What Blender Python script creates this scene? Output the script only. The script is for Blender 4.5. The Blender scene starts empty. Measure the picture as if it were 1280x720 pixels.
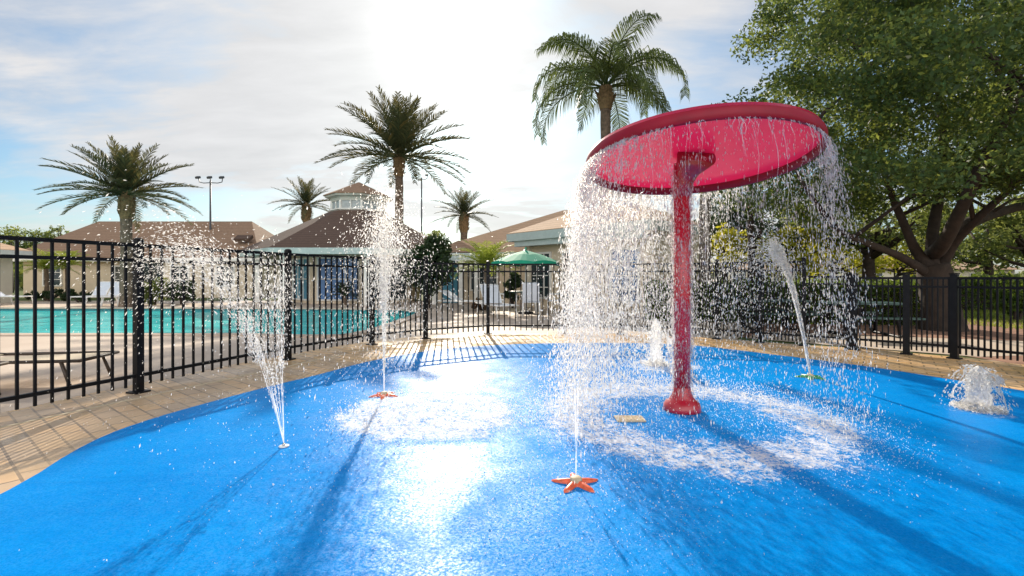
import bpy, bmesh, math, random
import numpy as np
from mathutils import Vector, Matrix
from mathutils.geometry import tessellate_polygon
from mathutils import noise as mnoise

random.seed(7)
RNG = np.random.default_rng(11)
PI = math.pi
R = math.radians
SC = bpy.context.scene
COL = SC.collection

# ------------------------------------------------------------------ camera
F, CX, HY, EYE = 600.0, 640.0, 346.0, 1.2


def G(px, py, z=0.0):
    d = F * (EYE - z) / (py - HY)
    return ((px - CX) / F * d, d)


def W(px, py, d):
    return Vector(((px - CX) / F * d, d, EYE + (HY - py) / F * d))


cam_d = bpy.data.cameras.new('camera')
cam = bpy.data.objects.new('camera', cam_d)
COL.objects.link(cam)
cam_d.sensor_width = 36
cam_d.lens = F / 1280 * 36
cam_d.shift_y = -(360 - HY) / 1280
cam_d.clip_start = 0.05
cam_d.clip_end = 2000
cam.location = (0, 0, EYE)
cam.rotation_euler = (PI / 2, 0, 0)
SC.camera = cam

# ------------------------------------------------------------------ light
AZ, EL = math.atan((558 - CX) / F), R(26)       # azimuth from +Y towards +X
SUN = Vector((math.sin(AZ) * math.cos(EL), math.cos(AZ) * math.cos(EL), math.sin(EL)))
sl = bpy.data.lights.new('sun', 'SUN')
sl.energy = 4.2
sl.angle = R(0.5)
sl.color = (1.0, 0.89, 0.74)
so = bpy.data.objects.new('sun', sl)
COL.objects.link(so)
so.rotation_euler = (-SUN).to_track_quat('-Z', 'Y').to_euler()

SC.view_settings.view_transform = 'Standard'
SC.view_settings.look = 'None'
SC.view_settings.exposure = 0.62
SC.view_settings.gamma = 1
SC.view_settings.use_curve_mapping = False
SC.cycles.max_bounces = 8
SC.cycles.transparent_max_bounces = 32
SC.cycles.sample_clamp_indirect = 6


class NT:
    """short node writing"""

    def __init__(self, tree):
        self.t = tree
        tree.nodes.clear()

    def n(self, typ, **kw):
        nd = self.t.nodes.new(typ)
        for k, v in kw.items():
            if k.startswith('i_'):
                nd.inputs[k[2:].replace('_', ' ')].default_value = v
            else:
                setattr(nd, k, v)
        return nd

    def l(self, a, b):
        self.t.links.new(a, b)

    def math(self, op, a, b=None, c=None, clamp=False):
        nd = self.t.nodes.new('ShaderNodeMath')
        nd.operation = op
        nd.use_clamp = clamp
        for i, v in enumerate((a, b, c)):
            if v is None:
                continue
            if isinstance(v, (int, float)):
                nd.inputs[i].default_value = v
            else:
                self.l(v, nd.inputs[i])
        return nd.outputs[0]

    def mix(self, fac, a, b, blend='MIX'):
        nd = self.t.nodes.new('ShaderNodeMix')
        nd.data_type = 'RGBA'
        nd.blend_type = blend
        for s, v in ((nd.inputs['Factor'], fac), (nd.inputs['A'], a), (nd.inputs['B'], b)):
            pass
        ins = [nd.inputs[0], nd.inputs[6], nd.inputs[7]]
        for s, v in zip(ins, (fac, a, b)):
            if isinstance(v, (int, float)):
                s.default_value = v
            elif isinstance(v, tuple):
                s.default_value = v if len(v) == 4 else v + (1,)
            else:
                self.l(v, s)
        return nd.outputs[2]

    def ramp(self, fac, stops, interp='LINEAR'):
        nd = self.t.nodes.new('ShaderNodeValToRGB')
        nd.color_ramp.interpolation = interp
        el = nd.color_ramp.elements
        while len(el) < len(stops):
            el.new(0.5)
        for e, (p, c) in zip(el, stops):
            e.position = p
            e.color = c if len(c) == 4 else tuple(c) + (1,)
        self.l(fac, nd.inputs[0])
        return nd.outputs[0]

    def noise(self, vec, scale, detail=4, rough=.55, dist=0.0):
        nd = self.t.nodes.new('ShaderNodeTexNoise')
        nd.inputs['Scale'].default_value = scale
        nd.inputs['Detail'].default_value = detail
        nd.inputs['Roughness'].default_value = rough
        nd.inputs['Distortion'].default_value = dist
        if vec is not None:
            self.l(vec, nd.inputs['Vector'])
        return nd.outputs[0]

    def mapping(self, vec, scale=(1, 1, 1), rot=(0, 0, 0), loc=(0, 0, 0)):
        nd = self.t.nodes.new('ShaderNodeMapping')
        nd.inputs['Scale'].default_value = scale
        nd.inputs['Rotation'].default_value = rot
        nd.inputs['Location'].default_value = loc
        self.l(vec, nd.inputs['Vector'])
        return nd.outputs[0]

    def obj(self):
        return self.t.nodes.new('ShaderNodeTexCoord').outputs['Object']

    def pos(self):
        return self.t.nodes.new('ShaderNodeNewGeometry').outputs['Position']

    def island(self):
        return self.t.nodes.new('ShaderNodeNewGeometry').outputs['Random Per Island']

    def bump(self, h, strength=.3, dist=.02, normal=None):
        nd = self.t.nodes.new('ShaderNodeBump')
        nd.inputs['Strength'].default_value = strength
        nd.inputs['Distance'].default_value = dist
        self.l(h, nd.inputs['Height'])
        if normal is not None:
            self.l(normal, nd.inputs['Normal'])
        return nd.outputs[0]


# world -----------------------------------------------------------------
wd = bpy.data.worlds.new('World')
SC.world = wd
wd.use_nodes = True
w = NT(wd.node_tree)
out = w.n('ShaderNodeOutputWorld')
bg = w.n('ShaderNodeBackground')
bg.inputs['Strength'].default_value = 0.1
w.l(bg.outputs[0], out.inputs[0])
sky = w.n('ShaderNodeTexSky', sky_type='NISHITA')
sky.sun_disc = False
sky.sun_elevation = EL
sky.sun_rotation = AZ
sky.dust_density = 1.2
sky.ozone_density = 1.5
dirv = w.n('ShaderNodeTexCoord').outputs['Generated']
sep = w.n('ShaderNodeSeparateXYZ')
w.l(dirv, sep.inputs[0])
zz = w.math('ADD', w.math('MAXIMUM', sep.outputs[2], 0.0), 0.16)
cmb = w.n('ShaderNodeCombineXYZ')
w.l(w.math('DIVIDE', sep.outputs[0], zz), cmb.inputs[0])
w.l(w.math('DIVIDE', sep.outputs[1], zz), cmb.inputs[1])
cv = w.mapping(cmb.outputs[0], scale=(0.75, 1.0, 1), rot=(0, 0, 0.25), loc=(3.1, 1.7, 0))
n1 = w.noise(cv, 0.9, 7, .56, .5)
n2 = w.noise(w.mapping(cmb.outputs[0], scale=(1.0, 2.6, 1), rot=(0, 0, .1)), 2.3, 6, .6, .3)
dens = w.math('ADD', w.math('MULTIPLY', n1, .72), w.math('MULTIPLY', n2, .28))
dot = w.n('ShaderNodeVectorMath', operation='DOT_PRODUCT')
w.l(dirv, dot.inputs[0])
dot.inputs[1].default_value = SUN
dd = w.math('MAXIMUM', dot.outputs['Value'], 0.0)
g_wide = w.math('POWER', dd, 7.0)
g_mid = w.math('POWER', dd, 40.0)
g_core = w.math('POWER', dd, 260.0)
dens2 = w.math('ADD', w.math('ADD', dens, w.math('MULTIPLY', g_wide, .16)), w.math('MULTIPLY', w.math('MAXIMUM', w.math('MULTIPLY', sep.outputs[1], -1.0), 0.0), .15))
cfac = w.ramp(dens2, [(.45, (0, 0, 0)), (.64, (1, 1, 1))])
back = w.math('MAXIMUM', w.math('MULTIPLY', sep.outputs[1], -1.0), 0.0)   # extra cloud brightness added behind the camera to fill object fronts
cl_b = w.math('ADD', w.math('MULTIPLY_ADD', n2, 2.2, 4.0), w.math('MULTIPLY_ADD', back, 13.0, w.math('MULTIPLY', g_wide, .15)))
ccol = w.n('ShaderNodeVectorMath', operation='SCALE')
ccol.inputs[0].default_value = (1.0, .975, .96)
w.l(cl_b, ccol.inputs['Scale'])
# clear sky, toned to the pale blue between the clouds
ssc = w.n('ShaderNodeVectorMath', operation='MULTIPLY')
ssc.inputs[1].default_value = (.48, .64, .74)
w.l(sky.outputs[0], ssc.inputs[0])
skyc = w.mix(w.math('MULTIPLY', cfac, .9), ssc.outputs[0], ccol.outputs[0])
gl = w.n('ShaderNodeVectorMath', operation='SCALE')
gl.inputs[0].default_value = (1.0, .97, .92)
w.l(w.math('ADD', w.math('MULTIPLY', g_mid, .55), w.math('MULTIPLY', g_core, 5.0)), gl.inputs['Scale'])
add = w.n('ShaderNodeVectorMath', operation='ADD')
w.l(skyc, add.inputs[0])
w.l(gl.outputs[0], add.inputs[1])
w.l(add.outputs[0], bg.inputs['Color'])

# ------------------------------------------------------------------ materials
MAT = {}


def mat(name):
    m = bpy.data.materials.new(name)
    m.use_nodes = True
    t = NT(m.node_tree)
    o = t.n('ShaderNodeOutputMaterial')
    MAT[name] = m
    return m, t, o


def principled(t, o, **kw):
    b = t.n('ShaderNodeBsdfPrincipled')
    for k, v in kw.items():
        s = b.inputs[k.replace('_', ' ')]
        if isinstance(v, (int, float)):
            s.default_value = v
        elif isinstance(v, tuple):
            s.default_value = v if len(v) == 4 else v + (1,)
        else:
            t.l(v, s)
    if o is not None:
        t.l(b.outputs[0], o.inputs[0])
    return b


def simple(name, col, rough=.5, var=.12, scale=6, metallic=0.0, spec=.5, bump=0.0, bscale=40):
    m, t, o = mat(name)
    p = t.pos()
    nz = t.noise(p, scale, 5, .6)
    lo = tuple(c * (1 - var) for c in col)
    hi = tuple(min(1, c * (1 + var)) for c in col)
    c = t.ramp(nz, [(.3, lo), (.7, hi)])
    kw = dict(Base_Color=c, Roughness=rough, Metallic=metallic)
    b = principled(t, o, **kw)
    b.inputs['Specular IOR Level'].default_value = spec
    if bump:
        t.l(t.bump(t.noise(p, bscale, 4, .6), bump, .01), b.inputs['Normal'])
    return m


simple('black_metal', (.008, .008, .009), .45, .3, 9, spec=.16)
simple('dark_bronze', (.05, .032, .02), .4, .2, 9)
simple('white_plastic', (.78, .78, .76), .4, .05)
simple('white_paint', (.74, .74, .72), .5, .06)
simple('fabric_white', (.62, .66, .72), .8, .06)
simple('teal_fascia', (.40, .47, .45), .55, .08)
simple('stucco', (.62, .52, .38), .85, .08, 1.5, bump=.2)
simple('stucco_pale', (.66, .60, .47), .85, .07, 1.2, bump=.2)
simple('trim_white', (.72, .71, .66), .6, .05)
simple('dark_glass', (.02, .035, .04), .06, .2)
simple('blue_panel', (.06, .16, .36), .35, .25, 1.2)
simple('aqua_panel', (.05, .22, .32), .4, .2, 1.2)
simple('green_canvas', (.0, .27, .16), .75, .1)
simple('table_green', (.025, .07, .06), .4, .2)
simple('bark', (.042, .028, .020), .9, .45, 5, bump=.8, bscale=18)
simple('bark_pale', (.17, .14, .115), .9, .4, 4, bump=.8, bscale=22)
simple('palm_bark', (.14, .10, .07), .9, .5, 9, bump=.9, bscale=26)
simple('palm_boot', (.17, .11, .05), .85, .55, 12, bump=.8, bscale=30)
simple('rachis', (.16, .17, .06), .6, .2)
simple('orange_paint', (.75, .13, .05), .4, .25, 40)
simple('green_paint', (.05, .30, .10), .4, .25, 40)
simple('drain_beige', (.52, .42, .27), .6, .2, 30)
simple('cupola_pane', (.30, .34, .34), .15, .25, 3)  # sky reflection in the glass painted as a pale grey base colour
simple('cornice', (.52, .52, .46), .6, .06)
simple('chrome', (.6, .6, .6), .2, .05, metallic=1)
simple('road_grey', (.30, .30, .31), .85, .1, 1)
simple('coping', (.50, .40, .31), .8, .12, 3)
simple('lamp_grey', (.045, .05, .055), .45, .2)
simple('mulch', (.30, .16, .105), .95, .5, 6, bump=.8, bscale=25)
simple('stone_line', (.55, .47, .33), .7, .15, 8)


def roof_mat(name, c1, c2):
    m, t, o = mat(name)
    p = t.pos()
    nz = t.noise(p, 9, 6, .7)
    br = t.noise(p, .7, 3)
    c = t.mix(t.math('MULTIPLY_ADD', nz, .9, t.math('MULTIPLY', br, .25)), c1, c2)
    z = t.n('ShaderNodeSeparateXYZ')
    t.l(p, z.inputs[0])
    course = t.math('FRACT', t.math('MULTIPLY', z.outputs[2], 9.0))
    line = t.math('LESS_THAN', course, .14)
    c = t.mix(t.math('MULTIPLY', line, .45), c, tuple(x * .35 for x in c1))
    b = principled(t, o, Base_Color=c, Roughness=.9)
    t.l(t.bump(t.math('ADD', nz, course), .5, .02), b.inputs['Normal'])
    return m


roof_mat('roof_brown', (.17, .10, .06), (.36, .235, .15))
roof_mat('roof_dark', (.055, .034, .024), (.145, .09, .065))
roof_mat('roof_tan', (.36, .22, .13), (.62, .43, .28))


def leaf_mat(name, dark, light, yellow, trans=.45, ymix=.25):
    m, t, o = mat(name)
    r = t.island()
    br = t.noise(t.pos(), .9, 3)
    c = t.ramp(r, [(0, dark), (.55, light), (1 - ymix * .5, light), (1, yellow)])
    c = t.mix(t.math('MULTIPLY', br, .45), c, tuple(x * .75 for x in dark))
    b = principled(t, None, Base_Color=c, Roughness=.5)
    b.inputs['Specular IOR Level'].default_value = .35
    tr = t.n('ShaderNodeBsdfTranslucent')
    tc = t.mix(.40, c, yellow)
    t.l(tc, tr.inputs[0])
    mx = t.n('ShaderNodeMixShader')
    mx.inputs[0].default_value = trans
    t.l(b.outputs[0], mx.inputs[1])
    t.l(tr.outputs[0], mx.inputs[2])
    t.l(mx.outputs[0], o.inputs[0])
    return m


leaf_mat('leaf_oak', (.012, .036, .018), (.072, .148, .047), (.46, .50, .08), .48, .24)
leaf_mat('leaf_lime', (.22, .25, .02), (.42, .46, .04), (.75, .62, .04), .62, .5)
leaf_mat('leaf_mid', (.05, .085, .03), (.15, .21, .05), (.42, .44, .10), .52, .35)
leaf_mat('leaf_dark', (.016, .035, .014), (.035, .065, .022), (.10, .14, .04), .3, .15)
leaf_mat('leaf_hedge', (.012, .028, .008), (.08, .15, .025), (.44, .58, .07), .45, .3)
leaf_mat('leaf_date', (.022, .038, .022), (.075, .10, .042), (.26, .19, .06), .33, .3)
leaf_mat('leaf_queen', (.035, .06, .018), (.085, .125, .03), (.22, .26, .06), .4, .3)
leaf_mat('leaf_cycad', (.12, .19, .02), (.28, .36, .05), (.5, .52, .08), .45, .3)
leaf_mat('leaf_dry', (.12, .06, .025), (.22, .12, .05), (.3, .2, .08), .3, .3)

# red mushroom paint: the disc is a slightly translucent fibreglass
m, t, o = mat('red_fibreglass')
p = t.pos()
c = t.ramp(t.noise(p, 3, 5), [(.3, (.52, .008, .05)), (.7, (.66, .016, .08))])
b = principled(t, None, Base_Color=c, Roughness=.25)
b.inputs['Coat Weight'].default_value = .6
b.inputs['Coat Roughness'].default_value = .15
t.l(t.bump(t.noise(p, 55, 3), .06, .004), b.inputs['Normal'])
tr = t.n('ShaderNodeBsdfTranslucent')
tr.inputs[0].default_value = (1.0, .17, .38, 1)
mx = t.n('ShaderNodeMixShader')
mx.inputs[0].default_value = .5
t.l(b.outputs[0], mx.inputs[1])
t.l(tr.outputs[0], mx.inputs[2])
t.l(mx.outputs[0], o.inputs[0])
m, t, o = mat('red_paint')
p = t.pos()
c = t.ramp(t.noise(p, 4, 5), [(.3, (.34, .006, .018)), (.7, (.48, .011, .028))])
b = principled(t, o, Base_Color=c, Roughness=.28)
b.inputs['Coat Weight'].default_value = .5
t.l(t.bump(t.noise(p, 45, 3), .12, .004), b.inputs['Normal'])

simple('red_rim', (.25, .002, .018), .42, .15, 5, spec=.3)
# falling water
m, t, o = mat('water_drops')
tr = t.n('ShaderNodeBsdfTranslucent')
tr.inputs[0].default_value = (.98, .96, .93, 1)
gs = t.n('ShaderNodeBsdfGlass')
gs.inputs['Color'].default_value = (.99, .98, .96, 1)
gs.inputs['Roughness'].default_value = .32
gs.inputs['IOR'].default_value = 1.33
mx = t.n('ShaderNodeMixShader')
mx.inputs[0].default_value = .58
t.l(gs.outputs[0], mx.inputs[1])
t.l(tr.outputs[0], mx.inputs[2])
tp = t.n('ShaderNodeBsdfTransparent')
mx2 = t.n('ShaderNodeMixShader')
mx2.inputs[0].default_value = .30
t.l(mx.outputs[0], mx2.inputs[1])
t.l(tp.outputs[0], mx2.inputs[2])
t.l(mx2.outputs[0], o.inputs[0])

m, t, o = mat('water_stream')
tr = t.n('ShaderNodeBsdfTranslucent')
tr.inputs[0].default_value = (.95, .95, .95, 1)
b = principled(t, None, Base_Color=(.85, .9, .95), Roughness=.1)
b.inputs['IOR'].default_value = 1.33
mx = t.n('ShaderNodeMixShader')
mx.inputs[0].default_value = .8
t.l(b.outputs[0], mx.inputs[1])
t.l(tr.outputs[0], mx.inputs[2])
tp = t.n('ShaderNodeBsdfTransparent')
mx2 = t.n('ShaderNodeMixShader')
nz = t.noise(t.mapping(t.pos(), scale=(60, 60, 9)), 1, 3)
t.l(t.ramp(nz, [(.35, (.45, .45, .45)), (.65, (.95, .95, .95))]), mx2.inputs[0])
t.l(mx.outputs[0], mx2.inputs[1])
t.l(tp.outputs[0], mx2.inputs[2])
t.l(mx2.outputs[0], o.inputs[0])

# wet blue pad with foam where water lands
FOAM = [  # x, y, inner, outer, amount
    (1.52, 4.12, .62, 1.55, .95),
    (-.72, 4.2, 0.0, .92, 1.0),
    (.35, 2.45, 0.0, .75, .35),
    (2.02, 6.45, 0.0, .55, .9),
    (4.12, 4.25, 0.0, .30, .7),
    (3.5, 5.62, 0.0, .35, .45),
    (-1.62, 3.5, 0.0, .6, .15),
    (.9, 5.4, 0.0, 1.5, .35),
]
m, t, o = mat('blue_pad')
p = t.pos()
mask = None
warp = t.n('ShaderNodeVectorMath', operation='ADD')
wn = t.n('ShaderNodeTexNoise')
wn.inputs['Scale'].default_value = 3.0
wn.inputs['Detail'].default_value = 5
t.l(p, wn.inputs['Vector'])
ws = t.n('ShaderNodeVectorMath', operation='SCALE')
ws.inputs['Scale'].default_value = .45
wc = t.n('ShaderNodeVectorMath', operation='SUBTRACT')
wc.inputs[1].default_value = (.5, .5, .5)
t.l(wn.outputs['Color'], wc.inputs[0])
t.l(wc.outputs[0], ws.inputs[0])
t.l(p, warp.inputs[0])
t.l(ws.outputs[0], warp.inputs[1])
for fx, fy, r0, r1, a in FOAM:
    dn = t.n('ShaderNodeVectorMath', operation='DISTANCE')
    t.l(warp.outputs[0], dn.inputs[0])
    dn.inputs[1].default_value = (fx, fy, 0)
    outer = t.n('ShaderNodeMapRange', interpolation_type='SMOOTHSTEP')
    t.l(dn.outputs['Value'], outer.inputs[0])
    outer.inputs[1].default_value = r1 * .72
    outer.inputs[2].default_value = r1 * 1.02
    outer.inputs[3].default_value = a
    outer.inputs[4].default_value = 0
    v = outer.outputs[0]
    if r0 > 0:
        inner = t.n('ShaderNodeMapRange', interpolation_type='SMOOTHSTEP')
        t.l(dn.outputs['Value'], inner.inputs[0])
        inner.inputs[1].default_value = r0 * .6
        inner.inputs[2].default_value = r0 * 1.5
        inner.inputs[3].default_value = .35
        v = t.math('MULTIPLY', v, inner.outputs[0])
    mask = v if mask is None else t.math('MAXIMUM', mask, v)
fine = t.noise(t.mapping(p, scale=(1, 1, 1)), 42, 4, .7)
fine2 = t.noise(p, 9, 5, .65)
fsum = t.math('ADD', t.math('MULTIPLY', fine, .6), t.math('MULTIPLY', fine2, .4))
thr = t.math('SUBTRACT', .78, t.math('MULTIPLY', mask, .36))
foam = t.n('ShaderNodeMapRange', interpolation_type='SMOOTHSTEP')
t.l(t.math('SUBTRACT', fsum, thr), foam.inputs[0])
foam.inputs[1].default_value = -.03
foam.inputs[2].default_value = .12
foamv = t.math('MULTIPLY', foam.outputs[0], .8)
blue = t.ramp(t.noise(p, .55, 5, .6), [(.3, (.0002, .22, .66)), (.7, (.0005, .30, .80))])
scuff = t.ramp(t.noise(p, 14, 6, .75), [(.45, (0, 0, 0)), (.8, (1, 1, 1))])
blue = t.mix(t.math('MULTIPLY', scuff, .22), blue, (.02, .46, .86))
speck = t.ramp(t.noise(p, 150, 2, .6), [(.40, (1, 1, 1)), (.52, (0, 0, 0))])
blue = t.mix(t.math('MULTIPLY', speck, .28), blue, (.0, .12, .42))
drag = t.ramp(t.noise(t.mapping(p, scale=(.5, 5, 1), rot=(0, 0, R(-24))), 1.6, 5, .7), [(.52, (0, 0, 0)), (.72, (1, 1, 1))])
blue = t.mix(t.math('MULTIPLY', drag, .25), blue, (.0, .15, .50))
col = t.mix(foamv, blue, (.80, .82, .84))
b = principled(t, o, Base_Color=col)
b.inputs['IOR'].default_value = 1.33
t.l(t.math('MULTIPLY_ADD', foamv, .30, .33), b.inputs['Roughness'])
film = t.ramp(t.noise(p, 75, 3, .7), [(.44, (0, 0, 0)), (.60, (1, 1, 1))])   # beads and breaks in the water film
film2 = t.ramp(t.noise(p, 3.2, 5, .7, .6), [(.36, (.15, .15, .15)), (.62, (1, 1, 1))])
t.l(t.math('MULTIPLY_ADD', t.math('MULTIPLY', film, film2), .17, .02), b.inputs['Specular IOR Level'])
# ripples: large swell + wavelets, rougher where water lands
rip = t.noise(t.mapping(p, scale=(1, 1.6, 1), rot=(0, 0, .3)), 5.0, 3, .5, .6)
rip2 = t.noise(p, 55, 5, .8, .2)
wet = t.ramp(t.noise(p, .45, 3, .5), [(.35, (.35, .35, .35)), (.7, (1, 1, 1))])
hgt = t.math('ADD', t.math('MULTIPLY', rip, .45), t.math('MULTIPLY', rip2, t.math('MULTIPLY_ADD', mask, .60, .13)))
bn = t.n('ShaderNodeBump')
bn.inputs['Distance'].default_value = .014
t.l(hgt, bn.inputs['Height'])
t.l(t.math('MULTIPLY_ADD', wet, .5, .3), bn.inputs['Strength'])
t.l(bn.outputs[0], b.inputs['Normal'])

# pavers
m, t, o = mat('pavers')
p = t.pos()
bk = t.n('ShaderNodeTexBrick')
t.l(t.mapping(p, rot=(0, 0, R(38))), bk.inputs['Vector'])
bk.offset = .5
bk.inputs['Scale'].default_value = 1.0
bk.inputs['Brick Width'].default_value = .26
bk.inputs['Row Height'].default_value = .15
bk.inputs['Mortar Size'].default_value = .009
bk.inputs['Color1'].default_value = (.95, .57, .24, 1)
bk.inputs['Color2'].default_value = (.60, .45, .31, 1)
bk.inputs['Mortar'].default_value = (.15, .10, .07, 1)
nz = t.noise(p, 2.2, 5, .65)
c = t.mix(t.ramp(nz, [(.38, (0, 0, 0)), (.62, (.55, .55, .55))]), bk.outputs['Color'], (.95, .64, .31))
dm = t.n('ShaderNodeVectorMath', operation='DISTANCE')
t.l(p, dm.inputs[0])
dm.inputs[1].default_value = (-3.1, 4.6, 0)
wz = t.n('ShaderNodeMapRange', interpolation_type='SMOOTHSTEP')
t.l(t.math('ADD', dm.outputs['Value'], t.math('MULTIPLY', nz, 1.5)), wz.inputs[0])
wz.inputs[1].default_value = 1.6
wz.inputs[2].default_value = 4.2
wz.inputs[3].default_value = .5
wz.inputs[4].default_value = 0
c = t.mix(wz.outputs[0], c, (.40, .33, .26))   # pavers kept wet by the spray
c = t.mix(t.math('MULTIPLY', t.noise(p, 30, 4, .7), .14), c, (.12, .09, .07))
wet = t.ramp(t.noise(p, 1.1, 4), [(.42, (.55, .55, .55)), (.6, (.18, .18, .18))])
b = principled(t, o, Base_Color=c, Roughness=wet)
b.inputs['Specular IOR Level'].default_value = .3
t.l(t.bump(t.math('SUBTRACT', t.math('MULTIPLY', t.noise(p, 60, 4), .4), bk.outputs['Fac']), .5, .006), b.inputs['Normal'])

# concrete deck
m, t, o = mat('deck')
p = t.pos()
c = t.ramp(t.noise(p, .6, 6, .65), [(.3, (.54, .43, .33)), (.7, (.68, .57, .46))])
c = t.mix(t.math('MULTIPLY', t.noise(p, 22, 5, .7), .3), c, (.30, .23, .18))
bk = t.n('ShaderNodeTexBrick')
t.l(p, bk.inputs['Vector'])
bk.offset = 0
bk.inputs['Brick Width'].default_value = 2.4
bk.inputs['Row Height'].default_value = 2.4
bk.inputs['Mortar Size'].default_value = .012
c = t.mix(t.math('MULTIPLY', bk.outputs['Fac'], .55), c, (.2, .16, .12))
b = principled(t, o, Base_Color=c, Roughness=.75)
t.l(t.bump(t.noise(p, 45, 4), .25, .006), b.inputs['Normal'])

# ground grass
m, t, o = mat('grass_ground')
p = t.pos()
c = t.ramp(t.noise(p, .8, 6, .7), [(.3, (.05, .09, .015)), (.55, (.12, .17, .03)), (.75, (.20, .20, .06))])
c = t.mix(t.math('MULTIPLY', t.noise(p, 40, 4, .8), .5), c, (.03, .05, .012))
b = principled(t, o, Base_Color=c, Roughness=.9)
t.l(t.bump(t.noise(p, 60, 4, .8), .9, .03), b.inputs['Normal'])

# pool
m, t, o = mat('pool_water')
p = t.pos()
c = t.ramp(t.noise(t.mapping(p, scale=(.35, 1.2, 1)), 1.0, 5, .6, .8), [(.3, (.0, .44, .47)), (.5, (.02, .66, .66)), (.68, (.20, .86, .82))])
b = principled(t, o, Base_Color=c, Roughness=.08)
b.inputs['IOR'].default_value = 1.15
hh = t.noise(t.mapping(p, scale=(1, 1.8, 1)), 3.2, 4, .55, .5)
t.l(t.bump(hh, .5, .05), b.inputs['Normal'])
simple('pool_tile', (.05, .35, .42), .3, .2, 8)


# ------------------------------------------------------------------ object helpers
def tag(o, label=None, cat=None, group=None, kind=None):
    for k, v in (('label', label), ('category', cat), ('group', group), ('kind', kind)):
        if v:
            o[k] = v
    return o


def empty(name, loc=(0, 0, 0), rz=0.0, label=None, cat=None, group=None):
    o = bpy.data.objects.new(name, None)
    o.empty_display_size = .2
    o.location = loc
    o.rotation_euler = (0, 0, rz)
    COL.objects.link(o)
    return tag(o, label, cat, group)


def link(name, me, parent=None):
    o = bpy.data.objects.new(name, me)
    COL.objects.link(o)
    if parent is not None:
        o.parent = parent
    return o


class MB:
    def __init__(self):
        self.v, self.f = [], []

    def add(self, vs, fs):
        b = len(self.v)
        self.v += [tuple(x) for x in vs]
        self.f += [tuple(i + b for i in f) for f in fs]
        return self

    def box(self, c, s, rz=0.0, rx=0.0, ry=0.0, M=None):
        hx, hy, hz = s[0] / 2, s[1] / 2, s[2] / 2
        q = Matrix.Translation(Vector(c)) @ (Matrix.Rotation(rz, 4, 'Z') @ Matrix.Rotation(ry, 4, 'Y') @ Matrix.Rotation(rx, 4, 'X'))
        if M is not None:
            q = M @ q
        vs = [q @ Vector((x * hx, y * hy, z * hz)) for x in (-1, 1) for y in (-1, 1) for z in (-1, 1)]
        return self.add(vs, [(0, 1, 3, 2), (4, 6, 7, 5), (0, 4, 5, 1), (2, 3, 7, 6), (0, 2, 6, 4), (1, 5, 7, 3)])

    def bar(self, a, b, wd, ht):
        """box beam from a to b"""
        a, b = Vector(a), Vector(b)
        d = (b - a).normalized()
        s = d.cross(Vector((0, 0, 1)))
        s = s.normalized() if s.length > 1e-4 else Vector((1, 0, 0))
        u = s.cross(d)
        vs = [e + s * sx * wd / 2 + u * sz * ht / 2 for e in (a, b) for sx in (-1, 1) for sz in (-1, 1)]
        return self.add(vs, [(0, 1, 3, 2), (4, 6, 7, 5), (0, 4, 5, 1), (2, 3, 7, 6), (0, 2, 6, 4), (1, 5, 7, 3)])

    def tube(self, pts, rad, n=8, cap=True, jitter=0.0):
        pts = [Vector(p) for p in pts]
        if isinstance(rad, (int, float)):
            rad = [rad] * len(pts)
        base = len(self.v)
        ref = Vector((0, 0, 1))
        d0 = (pts[1] - pts[0]).normalized()
        if abs(d0.dot(ref)) > .9:
            ref = Vector((1, 0, 0))
        s = d0.cross(ref).normalized()
        for i, p in enumerate(pts):
            d = (pts[min(i + 1, len(pts) - 1)] - pts[max(i - 1, 0)]).normalized()
            s = (s - d * s.dot(d)).normalized()
            u = d.cross(s)
            for k in range(n):
                a = 2 * PI * k / n
                r = rad[i] * (1 + (random.uniform(-jitter, jitter) if jitter else 0))
                self.v.append(tuple(p + (s * math.cos(a) + u * math.sin(a)) * r))
        for i in range(len(pts) - 1):
            for k in range(n):
                k2 = (k + 1) % n
                self.f.append((base + i * n + k, base + i * n + k2, base + (i + 1) * n + k2, base + (i + 1) * n + k))
        if cap:
            self.f.append(tuple(base + k for k in reversed(range(n))))
            e = base + (len(pts) - 1) * n
            self.f.append(tuple(e + k for k in range(n)))
        return self

    def lathe(self, prof, n=32, c=(0, 0, 0), closed=False):
        base = len(self.v)
        for r, z in prof:
            for k in range(n):
                a = 2 * PI * k / n
                self.v.append((c[0] + r * math.cos(a), c[1] + r * math.sin(a), c[2] + z))
        L = len(prof)
        for i in range(L - 1 + (1 if closed else 0)):
            j = (i + 1) % L
            for k in range(n):
                k2 = (k + 1) % n
                self.f.append((base + i * n + k, base + i * n + k2, base + j * n + k2, base + j * n + k))
        return self

    def prism(self, poly, z0, z1):
        n = len(poly)
        vs = [(x, y, z0) for x, y in poly] + [(x, y, z1) for x, y in poly]
        fs = [tuple(reversed(range(n))), tuple(range(n, 2 * n))]
        fs += [(i, (i + 1) % n, n + (i + 1) % n, n + i) for i in range(n)]
        return self.add(vs, fs)

    def build(self, name, material, parent=None, smooth=False, bevel=0.0, fix=True):
        me = bpy.data.meshes.new(name)
        me.from_pydata(self.v, [], self.f)
        if fix:
            bm = bmesh.new()
            bm.from_mesh(me)
            bmesh.ops.recalc_face_normals(bm, faces=bm.faces)
            if bevel:
                bmesh.ops.bevel(bm, geom=bm.edges[:], offset=bevel, segments=2, affect='EDGES', clamp_overlap=True)
            bm.to_mesh(me)
            bm.free()
        if material:
            me.materials.append(MAT[material])
        if smooth:
            me.shade_smooth()
        return link(name, me, parent)


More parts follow.
